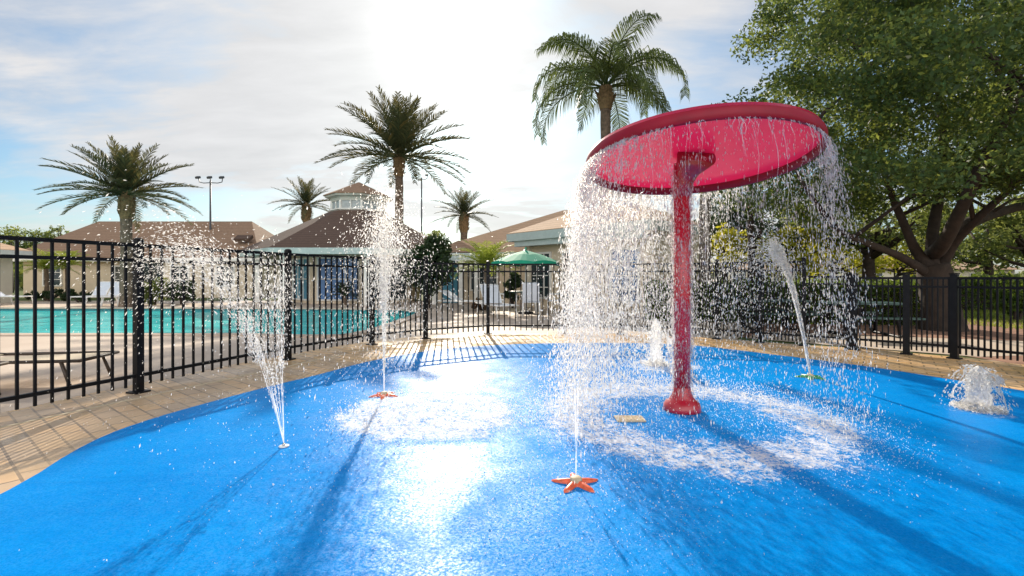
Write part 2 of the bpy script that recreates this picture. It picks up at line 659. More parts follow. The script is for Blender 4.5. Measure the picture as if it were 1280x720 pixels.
def np_mesh(name, V, Fq, material, parent=None, smooth=False):
    """fast mesh from arrays; Fq is (n, k) with k = 3 or 4"""
    me = bpy.data.meshes.new(name)
    nv, (nf, k) = len(V), Fq.shape
    me.vertices.add(nv)
    me.vertices.foreach_set('co', np.ascontiguousarray(V, dtype=np.float32).ravel())
    me.loops.add(nf * k)
    me.loops.foreach_set('vertex_index', np.ascontiguousarray(Fq, dtype=np.int32).ravel())
    me.polygons.add(nf)
    me.polygons.foreach_set('loop_start', np.arange(0, nf * k, k, dtype=np.int32))
    me.update(calc_edges=True)
    me.validate()
    me.materials.append(MAT[material])
    if smooth:
        me.shade_smooth()
    return link(name, me, parent)


def sheet(name, loops, z, material, kind='structure'):
    """flat polygon with holes"""
    polys = [[Vector((x, y, z)) for x, y in lp] for lp in loops]
    tris = tessellate_polygon(polys)
    vs = [tuple(v) for lp in polys for v in lp]
    me = bpy.data.meshes.new(name)
    me.from_pydata(vs, [], [tuple(tr) for tr in tris])
    bm = bmesh.new()
    bm.from_mesh(me)
    for f in bm.faces:
        if f.normal.z < 0:
            f.normal_flip()
    bm.to_mesh(me)
    bm.free()
    me.materials.append(MAT[material])
    return tag(link(name, me), kind=kind)


def smooth_loop(pts, it=2):
    for _ in range(it):
        q = []
        for i in range(len(pts)):
            a, b = pts[i], pts[(i + 1) % len(pts)]
            q.append((a[0] * .75 + b[0] * .25, a[1] * .75 + b[1] * .25))
            q.append((a[0] * .25 + b[0] * .75, a[1] * .25 + b[1] * .75))
        pts = q
    return pts


def unit(a):
    return a / np.maximum(np.linalg.norm(a, axis=1, keepdims=True), 1e-9)


def leaf_arrays(C, size, up=.35, aspect=.5):
    """one bent diamond-shaped leaf per centre"""
    n = len(C)
    N = unit(RNG.normal(size=(n, 3)) + np.array([0, 0, up]))
    A = unit(np.cross(N, RNG.normal(size=(n, 3))))
    B = np.cross(N, A)
    s = (size * RNG.uniform(.6, 1.35, n))[:, None]
    V = np.empty((n, 4, 3))
    V[:, 0] = C - A * s
    V[:, 1] = C + B * s * aspect - N * s * .15
    V[:, 2] = C + A * s
    V[:, 3] = C - B * s * aspect - N * s * .15
    return V.reshape(-1, 3), np.arange(n * 4).reshape(-1, 4)


def clump_points(centres, radii, per, flat=.8, shell=.55):
    """points through the volume of clumps, denser to their outside"""
    out = []
    for c, r in zip(centres, radii):
        k = max(4, int(per * r * r))
        d = unit(RNG.normal(size=(k, 3)))
        rad = r * (RNG.uniform(0, 1, k) ** shell)[:, None]
        out.append(np.array(c) + d * rad * np.array([1, 1, flat]))
    return np.concatenate(out)


# ------------------------------------------------------------------ ground
pool = [(-17, 9.95), G(0, 419), G(300, 419), G(380, 421), G(430, 420.5), G(462, 415), G(490, 406), G(515, 397),
        G(531, 390), G(500, 386.6), G(400, 385.6), G(200, 385), G(0, 385), (-24, 18.4), (-24, 12)]
pool = [(x, y) for x, y in pool]
BIG = [(-500, -60), (500, -60), (500, 700), (-500, 700)]
sheet('ground', [BIG, pool[::-1]], -.012, 'grass_ground')
deck_out = [(-34, -7), (6.9, -7), (7.2, 4.5), (6.9, 6.9), (6.35, 7.35), (5.9, 7.8), (4.3, 9.2), (6.5, 12.5), (6.5, 24), (-30, 24), (-34, 20)]
sheet('pool_deck', [deck_out, pool[::-1]], 0.0, 'deck')

# rounded coping round the pool edge
mb = MB()
n = len(pool)
for i in range(n):
    a, b = Vector(pool[i] + (0,)), Vector(pool[(i + 1) % n] + (0,))
    mb.bar(a + Vector((0, 0, .004)), b + Vector((0, 0, .004)), .30, .05)
tag(mb.build('pool_coping', 'coping'), kind='structure')
mb = MB()
for i in range(n):
    a, b = pool[i], pool[(i + 1) % n]
    mb.add([(a[0], a[1], -.01), (b[0], b[1], -.01), (b[0], b[1], -1.3), (a[0], a[1], -1.3)], [(0, 1, 2, 3)])
tag(mb.build('pool_basin', 'pool_tile', fix=False), kind='structure')
sheet('pool_water', [pool], -.09, 'pool_water')

pad_px = [(0, 625), (110, 553), (190, 524), (280, 499), (340, 483), (400, 469), (460, 452), (540, 438), (620, 431.5),
          (690, 429.5), (775, 429), (860, 431), (960, 443), (1040, 453), (1100, 461), (1200, 477), (1280, 489)]
pad = [G(*q) for q in pad_px] + [(5.6, 3.6), (5.4, 1.6), (4.2, -.6), (2.0, -1.6), (-.6, -1.3), (-2.2, .2), (-2.75, 1.6)]
pad = smooth_loop(pad, 2)

FL = [(-4.56, 3.05), G(173, 491), G(360, 450), G(465, 431), G(532, 423.5)]       # fence beside the pool
FB = [G(532, 423.5), G(610, 417.5), G(706, 417.5), G(775, 418), G(840, 420), G(896, 424), G(950, 428.5), G(1005, 432.5)]
FR = [G(1068, 437.5), G(1133, 443)]
FR2 = [G(1133, 443), G(1193, 448.5), (6.86, 6.25), (7.0, 5.0), (7.1, 3.6), (7.15, 2.2)]

pav = [(-5.3, -6), (-5.0, 2.2)] + [(x - .42, y + .12) for x, y in FL[1:4]] + [(-1.75, 9.75)] + [(x, y + .12) for x, y in FB[1:]] + \
      [(6.0, 7.95), (6.3, 7.5), (6.75, 7.05), (7.05, 6.3), (7.2, 3), (7.0, -6)]
sheet('paver_walk', [pav], .004, 'pavers')
sheet('splash_pad', [pad], .010, 'blue_pad')
# pale drain line between the fence and the pad
mb = MB()
L0 = [G(-80, 560, .0), G(0, 535.5), G(170, 499), G(320, 467), G(430, 443)]
for a, b in zip(L0[:-1], L0[1:]):
    mb.bar((a[0], a[1], .006), (b[0], b[1], .006), .028, .008)
tag(mb.build('drain_channel', 'stone_line'), kind='structure')

# beyond the gate: mulch bed, path and lawn
sheet('mulch_bed', [[(7.0, 6.3), (6.9, 7.3), (6.2, 8.0), (4.6, 9.6), (6.8, 13.2), (17, 13.5), (17, 11.2), (13, 9.3), (11, 5), (8, 3)]], -.004, 'mulch')
sheet('path', [[(4.6, 9.4), (6.2, 7.9), (7.0, 7.2), (9.4, 7.6), (10, 8.8), (8.6, 9.3), (7, 9.9), (5.5, 10.6)]], .0, 'deck')
sheet('road', [[(12.0, 21), (60, 21), (60, 24.5), (12.0, 24.5)]], -.006, 'road_grey')


# ------------------------------------------------------------------ fences
def fence(name, pts, height, label, group, mids, npick, lone=(), finial=True, pick=.024, postw=.07, skip=None):
    x0, y0 = pts[0]
    root = empty(name, (x0, y0, 0), 0, label, 'fence', group)
    Pr = [Vector((x - x0, y - y0, 0)) for x, y in pts]
    # rails
    for nm, z, h in [('top_rail', height - .02, .036), ('bottom_rail', .18, .034)] + [('middle_rail', z, .032) for z in mids]:
        mb = MB()
        for a, b in zip(Pr[:-1], Pr[1:]):
            mb.bar(a + Vector((0, 0, z)), b + Vector((0, 0, z)), .034, h)
        mb.build(nm, 'black_metal', root)
    pm = MB().box((0, 0, height / 2 + .012), (postw, postw, height + .05), 0)
    pm.box((0, 0, .012), (.15, .15, .016))
    pm.lathe([(postw * .74, 0), (postw * .74, .012), (.01, .022)], 4, (0, 0, height + .038))
    post_me = None
    pk_me = None
    for i, q in enumerate(Pr):
        if skip and i in skip:
            continue
        d = Pr[min(i + 1, len(Pr) - 1)] - Pr[max(i - 1, 0)]
        if post_me is None:
            po = pm.build('post', 'black_metal', root)
            post_me = po.data
        else:
            po = link('post', post_me, root)
        po.location = q
        po.rotation_euler = (0, 0, math.atan2(d.y, d.x))
    for (a, b), k in zip(zip(Pr[:-1], Pr[1:]), npick):
        d = b - a
        for j in range(1, k + 1):
            q = a + d * (j / (k + 1))
            if pk_me is None:
                ko = MB().box((0, 0, (height - .03 + .075) / 2), (pick, pick, height - .03 - .075)).build('picket', 'black_metal', root)
                pk_me = ko.data
            else:
                ko = link('picket', pk_me, root)
            ko.location = q
            ko.rotation_euler = (0, 0, math.atan2(d.y, d.x))
    return root


fence('pool_fence', FL, 1.545, 'tall black picket fence running along the turquoise pool', 'black metal fences round the splash pad', [1.37], [16, 16, 14, 9], pick=.02)
fence('pool_fence', FB, 1.48, 'black picket fence across the back in front of the green umbrella', 'black metal fences round the splash pad',
      [1.31], [11, 13, 13, 12, 12, 11, 11], skip={0}, pick=.02, postw=.06)
fence('pool_fence', [G(1005, 432.5), G(1062, 436.8)], 1.22, 'short black fence panel between back fence and gate', 'black metal fences round the splash pad',
      [1.08], [7], skip={0}, pick=.02, postw=.09)
gate = fence('gate', FR, 1.2, 'low black picket gate with heavy posts beside the picnic tables', None, [1.05], [8], pick=.02, postw=.085)
gate['category'] = 'gate'
MB().box((.10, .0, .62), (.06, .09, .14)).build('latch', 'black_metal', gate)
fence('pool_fence', FR2, 1.2, 'low black fence in front of the big oak trunk', 'black metal fences round the splash pad',
      [1.05], [8, 12, 12, 12, 12], skip={0}, pick=.02, postw=.085)


# ------------------------------------------------------------------ mushroom
BX, BY = G(852.5, 514)
DX, DY = 1.585, 4.12
mush = empty('water_mushroom', (BX, BY, .01), 0, 'giant red disc on a red pole with water pouring off its rim', 'water feature')
pole_h = 2.20
MB().lathe([(.0, 0), (.072, 0), (.072, pole_h), (.0, pole_h)], 32, (0, 0, 0)).build('pole', 'red_paint', mush, True)
MB().lathe([(.0, .001), (.160, .001), (.163, .012), (.158, .05), (.145, .075), (.115, .098), (.09, .13), (.078, .17), (.0725, .21)], 36).build('base_flange', 'red_paint', mush, True)
RD = .935
TA = -6.0
TILT = Matrix.Rotation(R(TA), 4, 'X') @ Matrix.Rotation(R(-.5), 4, 'Y')
prof = [(0.0, .09), (.5, .085), (.8, .07), (.92, .05), (RD, .02), (RD + .012, -.02), (RD + .006, -.085), (RD - .012, -.10), (RD - .028, -.092),
        (RD - .027, .0), (.88, .005), (.8, .01), (.5, .03), (.12, .045), (0, .045)]
hz = 2.225


def place_disc(o, lift=0.0):
    o.matrix_local = Matrix.Translation((DX - BX, DY - BY, hz - .01 + lift)) @ TILT


cp = MB().lathe(prof[2:3] + prof[:0] + prof[2:], 96)
disc = MB().lathe(prof[:5] + [(RD, .02)] + prof[9:], 96).build('disc', 'red_fibreglass', mush, True)
place_disc(disc)
rim = MB().lathe([(RD + .002, .022), (RD + .010, .0), (RD + .008, -.060), (RD - .006, -.070), (RD - .022, -.064), (RD - .026, .004)], 96).build('rim', 'red_rim', mush, True)
place_disc(rim)
MB().tube([(0, 0, pole_h - .30), (.01, 0, pole_h - .17), (.045, -.02, pole_h - .06), (DX - BX, DY - BY, hz + .02)], [.0735, .08, .105, .17], 24).build('hub', 'red_paint', mush, True)

# ------------------------------------------------------------------ water
OCT_F = np.array([(0, 2, 4), (2, 1, 4), (1, 3, 4), (3, 0, 4), (2, 0, 5), (1, 2, 5), (3, 1, 5), (0, 3, 5)])


def drops(name, Pp, Vv, rad, stretch, material='water_drops', parent=None):
    """little stretched drops, long axis along their motion"""
    n = len(Pp)
    D = unit(Vv + RNG.normal(size=(n, 3)) * .02)
    ref = np.where(np.abs(D[:, 2:3]) > .9, np.array([[1., 0, 0]]), np.array([[0, 0, 1.]]))
    S = unit(np.cross(D, ref))
    U = np.cross(D, S)
    r = np.asarray(rad)[:, None]
    st = np.asarray(stretch)[:, None] * r
    V = np.empty((n, 6, 3))
    V[:, 0], V[:, 1] = Pp + S * r, Pp - S * r
    V[:, 2], V[:, 3] = Pp + U * r, Pp - U * r
    V[:, 4], V[:, 5] = Pp + D * st, Pp - D * st
    Fc = (OCT_F[None] + (np.arange(n) * 6)[:, None, None]).reshape(-1, 3)
    return np_mesh(name, V.reshape(-1, 3), Fc, material, parent, True)


def drop_radius(n, med, sig=.4):
    return np.exp(RNG.normal(math.log(med), sig, n))


GR = 9.81


def rim_drops(n, th_w, med, v0=(.1, .55), noise=.10, tmin=0.0):
    """drops falling from the rim; th_w gives the share per angle"""
    tab = np.linspace(-PI, PI, 720)
    wgt = np.array([th_w(a) for a in tab])
    cdf = np.cumsum(wgt) / wgt.sum()
    th = np.interp(RNG.uniform(0, 1, n), cdf, tab)
    # bunch them into strands
    th = th + .018 * np.sin(th * 67) + .012 * np.sin(th * 131 + 1)
    T = math.sqrt(2 * 2.17 / GR)
    tt = T * np.sqrt(RNG.uniform(tmin, 1, n)) if tmin else T * RNG.uniform(0, 1, n) ** .75
    v = RNG.uniform(v0[0], v0[1], n)
    r = RD + .01 + v * tt
    x = DX + np.cos(th) * r + RNG.normal(0, noise, n) * tt
    y = DY + np.sin(th) * r + RNG.normal(0, noise, n) * tt
    z0 = 2.20 + np.sin(th) * -(-.0) + .0 * th
    z0 = hz - .07 + np.sin(th) * RD * math.tan(R(TA)) * 1.0
    z = z0 - .5 * GR * tt * tt
    k = z > .02
    P = np.stack([x, y, z], 1)[k]
    V = np.stack([np.cos(th) * v, np.sin(th) * v, -GR * tt - .3], 1)[k]
    return P, V


def bumpf(a, c, s):
    d = (a - c + PI) % (2 * PI) - PI
    return math.exp(-(d / s) ** 2)


def th_weight(a):
    w_ = .12 + 2.0 * bumpf(a, R(165), .5) + 2.4 * bumpf(a, R(115), .55) + .5 * bumpf(a, R(-150), .4) + .8 * bumpf(a, R(-22), .22) + .30 * bumpf(a, R(60), .6)
    return w_


P, V = rim_drops(58000, th_weight, 1, (.0, .44), .14)
k = 5600                                     # spatter running down and off the pole
a_, z_ = RNG.uniform(-PI, PI, k), RNG.uniform(.05, 2.15, k)
r_ = .076 + RNG.exponential(.018, k)
P = np.concatenate([P, np.stack([BX + np.cos(a_) * r_, BY + np.sin(a_) * r_, z_], 1)])
V = np.concatenate([V, np.stack([np.cos(a_) * .4, np.sin(a_) * .4, np.full(k, -3.0)], 1)])
n = len(P)
cur = drops('water_curtain', P, V, drop_radius(n, .0022, .42), RNG.uniform(1.8, 7.0, n))
tag(cur, 'curtain of falling water drops round the rim of the red disc', 'falling water', kind='stuff')

# unbroken strands just under the rim
root = empty('rim_streams', (DX, DY, hz), 0)
mb = MB()
for i in range(330):
    a = random.uniform(-PI, PI)
    if random.random() > min(1, .25 + th_weight(a) * .35):
        continue
    v = random.uniform(.1, .5)
    T = random.uniform(.12, .34) if i % 3 or math.sin(a) < -.3 else random.uniform(.3, .56)
    ph, am = random.uniform(0, 6), random.uniform(.004, .016)
    pts, rr = [], []
    for k in range(9):
        tt = T * k / 8
        r = RD + .012 + v * tt
        aa = a + am * math.sin(ph + k * 1.1)
        pts.append((math.cos(aa) * r, math.sin(aa) * r, -.065 + math.sin(a) * RD * math.tan(R(TA)) - .5 * GR * tt * tt - .25 * tt))
        rr.append(random.uniform(.0015, .004) * (1.15 - k / 9))
    mb.tube(pts, rr, 5)
bpy.data.objects.remove(root)
so_ = mb.build('water_strands', 'water_stream', None, True, fix=False)
so_.location = (DX, DY, hz)
tag(so_, 'thin glassy strands of water dripping off the red disc edge', 'falling water', kind='stuff')


def ring_splash(cx, cy, r0, r1, n, med, hmax, wfun=None):
    a = RNG.uniform(-PI, PI, n)
    r = RNG.normal((r0 + r1) / 2, (r1 - r0) / 2.2, n) if r0 > 0 else r1 * np.sqrt(RNG.uniform(0, 1, n)) * RNG.uniform(.7, 1.1, n)
    z = .014 + RNG.exponential(hmax * .3, n)
    P = np.stack([cx + np.cos(a) * r, cy + np.sin(a) * r, z], 1)
    V = np.stack([RNG.normal(0, .5, n), RNG.normal(0, .5, n), RNG.normal(0, 1, n)], 1)
    return P, V


Ps, Vs = [], []
for (cx, cy, r0, r1, n, h) in [(1.52, 4.12, 1.0, 1.5, 9000, .07), (1.5, 4.1, 0, 1.1, 2600, .05), (-.72, 4.2, 0, .9, 5200, .07),
                               (.35, 2.5, 0, .75, 1300, .03), (.9, 5.6, 0, 1.6, 2200, .03), (-.5, 2.7, 0, 1.5, 900, .010), (0, 4.3, 0, 3.0, 1500, .012)]:
    a, b = ring_splash(cx, cy, r0, r1, n, 0, h)
    Ps.append(a)
    Vs.append(b)
P, V = np.concatenate(Ps), np.concatenate(Vs)
n = len(P)
tag(drops('splash_drops', P, V, drop_radius(n, .0027, .4) * np.clip(P[:, 1] / 4.2, .45, 1), RNG.uniform(1, 2.2, n)),
    'white splash drops bouncing off the wet blue floor', 'splash', kind='stuff')


def jet_drops(nz, n, vel, sig, tmax, med, tmin=.0, st=(1.4, 3.6), upward=1.0):
    v = np.array(vel) + RNG.normal(size=(n, 3)) * np.array(sig)
    tt = RNG.uniform(tmin, tmax, n)
    P = np.array(nz) + v * tt[:, None]
    P[:, 2] -= .5 * GR * tt * tt
    V = v.copy()
    V[:, 2] -= GR * tt
    k = P[:, 2] > .02
    return P[k], V[k]


def jet(name, px, py, label, group, streams, sprays, cat='water jet', stream_r=.006):
    x, y = G(px, py)
    root = empty(name, (x, y, .012), 0, label, cat, group)
    mb = MB()
    for (vx, vy, vz, T) in streams:
        pts, rr = [], []
        K = 14
        for k in range(K):
            tt = T * k / (K - 1)
            pts.append((vx * tt, vy * tt, vz * tt - .5 * GR * tt * tt + .01))
            rr.append(stream_r * (1 + .25 * math.sin(k * 1.7 + vx * 9)) * (1.0 if k < K - 4 else (K - k) / 5))
        mb.tube(pts, rr, 7)
    if streams:
        mb.build('stream', 'water_stream', root, True, fix=False)
    Ps, Vs, rs = [], [], []
    for (n, vel, sig, t0, t1, med) in sprays:
        a, b = jet_drops((0, 0, .02), n, vel, sig, t1, med, t0)
        Ps.append(a)
        Vs.append(b)
        rs.append(drop_radius(len(a), med, .38))
    P, V, r = np.concatenate(Ps), np.concatenate(Vs), np.concatenate(rs)
    d = drops('spray', P, V, r, RNG.uniform(1.5, 5.0, len(P)), parent=root)
    d['kind'] = 'stuff'
    return root


JG = 'water jets rising from the blue floor'
jet('water_jet', 355, 559, 'fan of spray leaning towards the fence from a small white nozzle', JG,
    [(-1.38, .1, 5.05, .30), (-1.25, .1, 5.0, .24), (-.14, .1, 4.7, .24), (-.24, .1, 4.7, .2), (-.8, .1, 4.8, .18), (-1.05, .1, 4.9, .22), (-.5, .1, 4.8, .18), (-1.15, .12, 4.95, .25)],
    [(4000, (-1.42, .1, 5.1), (.14, .18, .20), .13, .68, .0019), (1500, (-.20, .1, 4.75), (.13, .2, .22), .12, .70, .0019),
     (1500, (-.8, .1, 4.9), (.40, .25, .3), .07, .75, .0017), (900, (-1.7, .1, 5.2), (.3, .3, .3), .3, .8, .0021),
     (500, (-.9, .1, 5.0), (.7, .5, .4), .3, 1.0, .0018), (700, (-.85, .1, 4.9), (.36, .05, .15), .05, .25, .0015)], stream_r=.0024)
jet('water_jet', 480, 496, 'upright plume of white spray above the starfish near the fence', JG,
    [(.03, 0, 6.0, .42), (-.10, 0, 5.9, .42), (.08, .03, 5.8, .3)],
    [(1500, (0.02, 0, 5.8), (.10, .10, .2), .04, .3, .0021), (6500, (0.02, 0, 5.7), (.24, .24, .35), .18, 1.15, .0024), (2400, (0.0, 0, 5.9), (.10, .10, .3), .16, .75, .0023),
     (1600, (0.1, 0, 5.0), (.5, .5, .6), .5, 1.1, .0023)], stream_r=.0045)
jet('water_jet', 720, 607, 'pair of thin clear streams rising from the orange starfish close to camera', JG,
    [(-.05, .0, 4.6, .2), (.09, .0, 4.6, .2)],
    [(520, (0.0, 0, 4.6), (.12, .12, .2), .3, .9, .0022), (350, (0.0, 0, 4.4), (.45, .45, .4), .4, .9, .0022)], stream_r=.0032)
jet('water_jet', 1013, 472, 'slanting white jet rising from the green starfish', JG,
    [(-.88, .0, 5.45, .36), (-.95, .02, 5.5, .33), (-.80, -.02, 5.5, .33), (-.90, .04, 5.3, .3)],
    [(4200, (-.9, 0, 5.5), (.055, .055, .12), .0, .52, .0033), (2000, (-.95, 0, 5.45), (.28, .25, .25), .3, 1.0, .0030),
     (500, (-.6, 0, 5.2), (.6, .5, .4), .5, 1.0, .0028)], stream_r=.013)


def bubbler(px, py, h, r, skirt, label, nd):
    x, y = G(px, py)
    root = empty('bubbler', (x, y, .012), 0, label, 'water bubbler', 'foaming bubblers on the blue floor')
    # lumpy foaming column
    rows, cols = 30, 28
    V, Fq = [], []
    for i in range(rows):
        u = i / (rows - 1)
        z = h * (1 - (1 - u) ** 1.15) if u < 1 else h
        rr = r * (1.15 - .35 * u) * math.sqrt(max(0.0, 1 - max(0, (u - .55) / .45) ** 2)) + r * .45 * max(0, (.12 - u) / .12)
        for j in range(cols):
            a = 2 * PI * j / cols
            k = 1 + .42 * mnoise.noise(Vector((math.cos(a) * 2.3 + px, math.sin(a) * 2.3, z * 13))) + .40 * mnoise.noise(Vector((math.cos(a) * 6, math.sin(a) * 6 + px, z * 34)))
            V.append((math.cos(a) * rr * k, math.sin(a) * rr * k, z + .02 * mnoise.noise(Vector((a * 3, z * 9, px)))))
    for i in range(rows - 1):
        for j in range(cols):
            j2 = (j + 1) % cols
            Fq.append((i * cols + j, i * cols + j2, (i + 1) * cols + j2, (i + 1) * cols + j))
    col_ = np_mesh('foam_column', np.array(V), np.array(Fq), 'water_drops', root, True)
    # thrown threads of water
    mb = MB()
    for i in range(skirt):
        a = random.uniform(0, 2 * PI)
        v = random.uniform(.25, .62) * (h / .35) ** .5
        vz = random.uniform(-.2, .5)
        z0 = h * random.uniform(.65, .95)
        T = (vz + math.sqrt(vz * vz + 2 * GR * z0)) / GR
        pts, rr = [], []
        t0 = random.uniform(.05, .75)
        t1 = min(1.0, t0 + random.uniform(.12, .4))
        wob = random.uniform(-.5, .5)
        for k in range(12):
            tt = T * (t0 + (t1 - t0) * k / 11)
            q = r * .8 + v * tt
            aa = a + wob * tt + .05 * math.sin(k * 1.3 + i)
            pts.append((math.cos(aa) * q, math.sin(aa) * q, max(.01, z0 + vz * tt - .5 * GR * tt * tt)))
            rr.append(random.uniform(.002, .009) * math.sin(PI * (k + .6) / 12.2))
        mb.tube(pts, rr, 6)
    mb.build('splash_threads', 'water_drops', root, True, fix=False)['kind'] = 'stuff'
    n = nd
    a = RNG.uniform(0, 2 * PI, n)
    vel = RNG.uniform(.1, .75, n) * (h / .35) ** .5
    z0 = h * RNG.uniform(.55, 1.0, n)
    vz = RNG.uniform(-.3, .8, n)
    tt = RNG.uniform(0, 1, n) * (vz + np.sqrt(vz ** 2 + 2 * GR * z0)) / GR
    q = r * .8 + vel * tt
    P = np.stack([np.cos(a) * q, np.sin(a) * q, np.maximum(.008, z0 + vz * tt - .5 * GR * tt * tt)], 1)
    Vv = np.stack([np.cos(a) * vel, np.sin(a) * vel, vz - GR * tt], 1)
    d = drops('spray', P, Vv, drop_radius(n, .0034, .6), RNG.uniform(1, 2.6, n), parent=root)
    d['kind'] = 'stuff'
    a = RNG.uniform(0, 2 * PI, n)
    q = r * RNG.uniform(.9, 2.6, n)
    P = np.stack([np.cos(a) * q, np.sin(a) * q, RNG.exponential(.012, n) + .004], 1)
    d = drops('froth', P, RNG.normal(size=(n, 3)), drop_radius(n, .006, .4), RNG.uniform(.8, 1.4, n), parent=root)
    d['kind'] = 'stuff'
    return root


bubbler(1223, 513, .385, .075, 26, 'thick white foaming bubbler with a splashing skirt near the paver edge', 1500)
bubbler(820, 457, .62, .07, 14, 'slim white water spout behind the red pole', 1100)

# drifting drops over the whole pad
n = 2800
P = np.stack([RNG.uniform(-3.6, 2.2, n), RNG.uniform(3.0, 6.5, n), RNG.uniform(.02, 1.0, n) ** 1.6 * 1.4], 1)
V = np.stack([RNG.normal(-.4, .3, n), RNG.normal(0, .2, n), RNG.normal(-2.2, .6, n)], 1)
tag(drops('drifting_spray', P, V, drop_radius(n, .0021, .35), RNG.uniform(1.4, 3.6, n)),
    'fine drops of spray drifting over the pad and pavers', 'spray', kind='stuff')


# nozzle plates
def starfish(px, py, label, material, size, rot, group):
    x, y = G(px, py)
    root = empty('starfish_nozzle', (x, y, .011), rot, label, 'nozzle plate', group)
    poly = []
    for k in range(50):
        a = 2 * PI * k / 50
        c5 = math.cos(5 * a)
        rr = size * (.30 + .70 * max(0.0, (c5 + 1) / 2) ** 2.2)
        poly.append((rr * math.cos(a), rr * math.sin(a)))
    mb = MB()
    nv = len(poly)
    rings = [(1.0, 0.0), (.97, .008), (.7, .018), (.35, .026)]
    for s, z in rings:
        mb.v += [(px_ * s, py_ * s, z) for px_, py_ in poly]
    for i in range(len(rings) - 1):
        for k in range(nv):
            k2 = (k + 1) % nv
            mb.f.append((i * nv + k, i * nv + k2, (i + 1) * nv + k2, (i + 1) * nv + k))
    mb.f.append(tuple(3 * nv + k for k in range(nv)))
    mb.build('star_plate', material, root, True)
    MB().lathe([(0, .0), (.035, .0), (.035, .034), (.024, .042), (.0, .042)], 20).build('nozzle', 'drain_beige', root, True)
    return root


SG = 'starfish shaped nozzle plates'
starfish(720, 607, 'bright orange starfish nozzle on open blue floor close to camera', 'orange_paint', .145, R(92), SG)
starfish(480, 496, 'orange starfish nozzle awash in white foam', 'orange_paint', .15, R(60), SG)
starfish(1013, 473, 'green starfish nozzle under the slanting jet', 'green_paint', .17, R(20), SG)
x, y = G(355, 560)
root = empty('floor_nozzle', (x, y, .011), 0, 'small round white nozzle under the fan shaped spray', 'nozzle plate')
MB().lathe([(0, 0), (.035, 0), (.035, .006), (.02, .010), (0, .010)], 20).build('plate', 'white_plastic', root, True)
MB().lathe([(0, .010), (.012, .010), (.012, .02), (0, .02)], 12).build('nozzle', 'chrome', root, True)
x, y = G(787, 526)
dr = MB()
dr.box((0, 0, .007), (.235, .15, .014))
for k in range(7):
    dr.box((-.09 + k * .03, 0, .0165), (.012, .12, .005))
o_ = dr.build('drain_cover', 'drain_beige', bevel=.002)
o_.location = (x, y, .011)
tag(o_, 'beige rectangular drain cover set in the blue floor', 'drain cover')


# ------------------------------------------------------------------ palms
def frond(length, e0, droop, nl, leaflet, rise, hang, width=.022, tipf=.35, curl=0.0, fw=0.0):
    """frond along +X, starting at elevation e0, bending down by droop; returns rachis tube + leaflets"""
    mb = MB()
    K = 12
    pts, dirs = [], []
    p = Vector((0, 0, 0))
    for k in range(K + 1):
        u = k / K
        e = e0 - droop * u ** 1.4
        d = Vector((math.cos(e), curl * u, math.sin(e))).normalized()
        pts.append(p.copy())
        dirs.append(d)
        p = p + d * (length / K)
    mb.tube(pts, [.035 * (1 - .85 * k / K) * length / 3 for k in range(K + 1)], 4)
    nr = len(mb.f)
    for side in (-1, 1):
        for j in range(nl):
            u = .12 + .88 * (j + random.uniform(-.2, .2) + .3) / nl
            u = min(.995, u)
            i = min(K - 1, int(u * K))
            fr = u * K - i
            q = pts[i].lerp(pts[i + 1], fr)
            d = dirs[i]
            s = d.cross(Vector((0, 0, 1)))
            s = s.normalized() * side if s.length > .01 else Vector((0, side, 0))
            up = s.cross(d) * side
            prof_ = math.sin(PI * min(1, (.25 + .75 * u) ** 1.0)) ** .6 if u < .99 else .3
            ln = leaflet * max(tipf, prof_) * random.uniform(.85, 1.1)
            fwd = .55 + fw + .6 * u + random.uniform(-.1, .1)
            up_k = rise + random.uniform(-.25, .25)
            dr_ = (d * fwd + s * 1.0 + up * up_k).normalized()
            m1 = q + dr_ * ln * .5
            tip = m1 + (dr_ + Vector((0, 0, -hang * random.uniform(.7, 1.2)))).normalized() * ln * .5
            wv = d * width
            b0 = len(mb.v)
            mb.v += [tuple(q - wv * .6), tuple(q + wv * .6), tuple(m1 + wv), tuple(m1 - wv), tuple(tip)]
            mb.f += [(b0, b0 + 1, b0 + 2, b0 + 3), (b0 + 3, b0 + 2, b0 + 4)]
    return mb


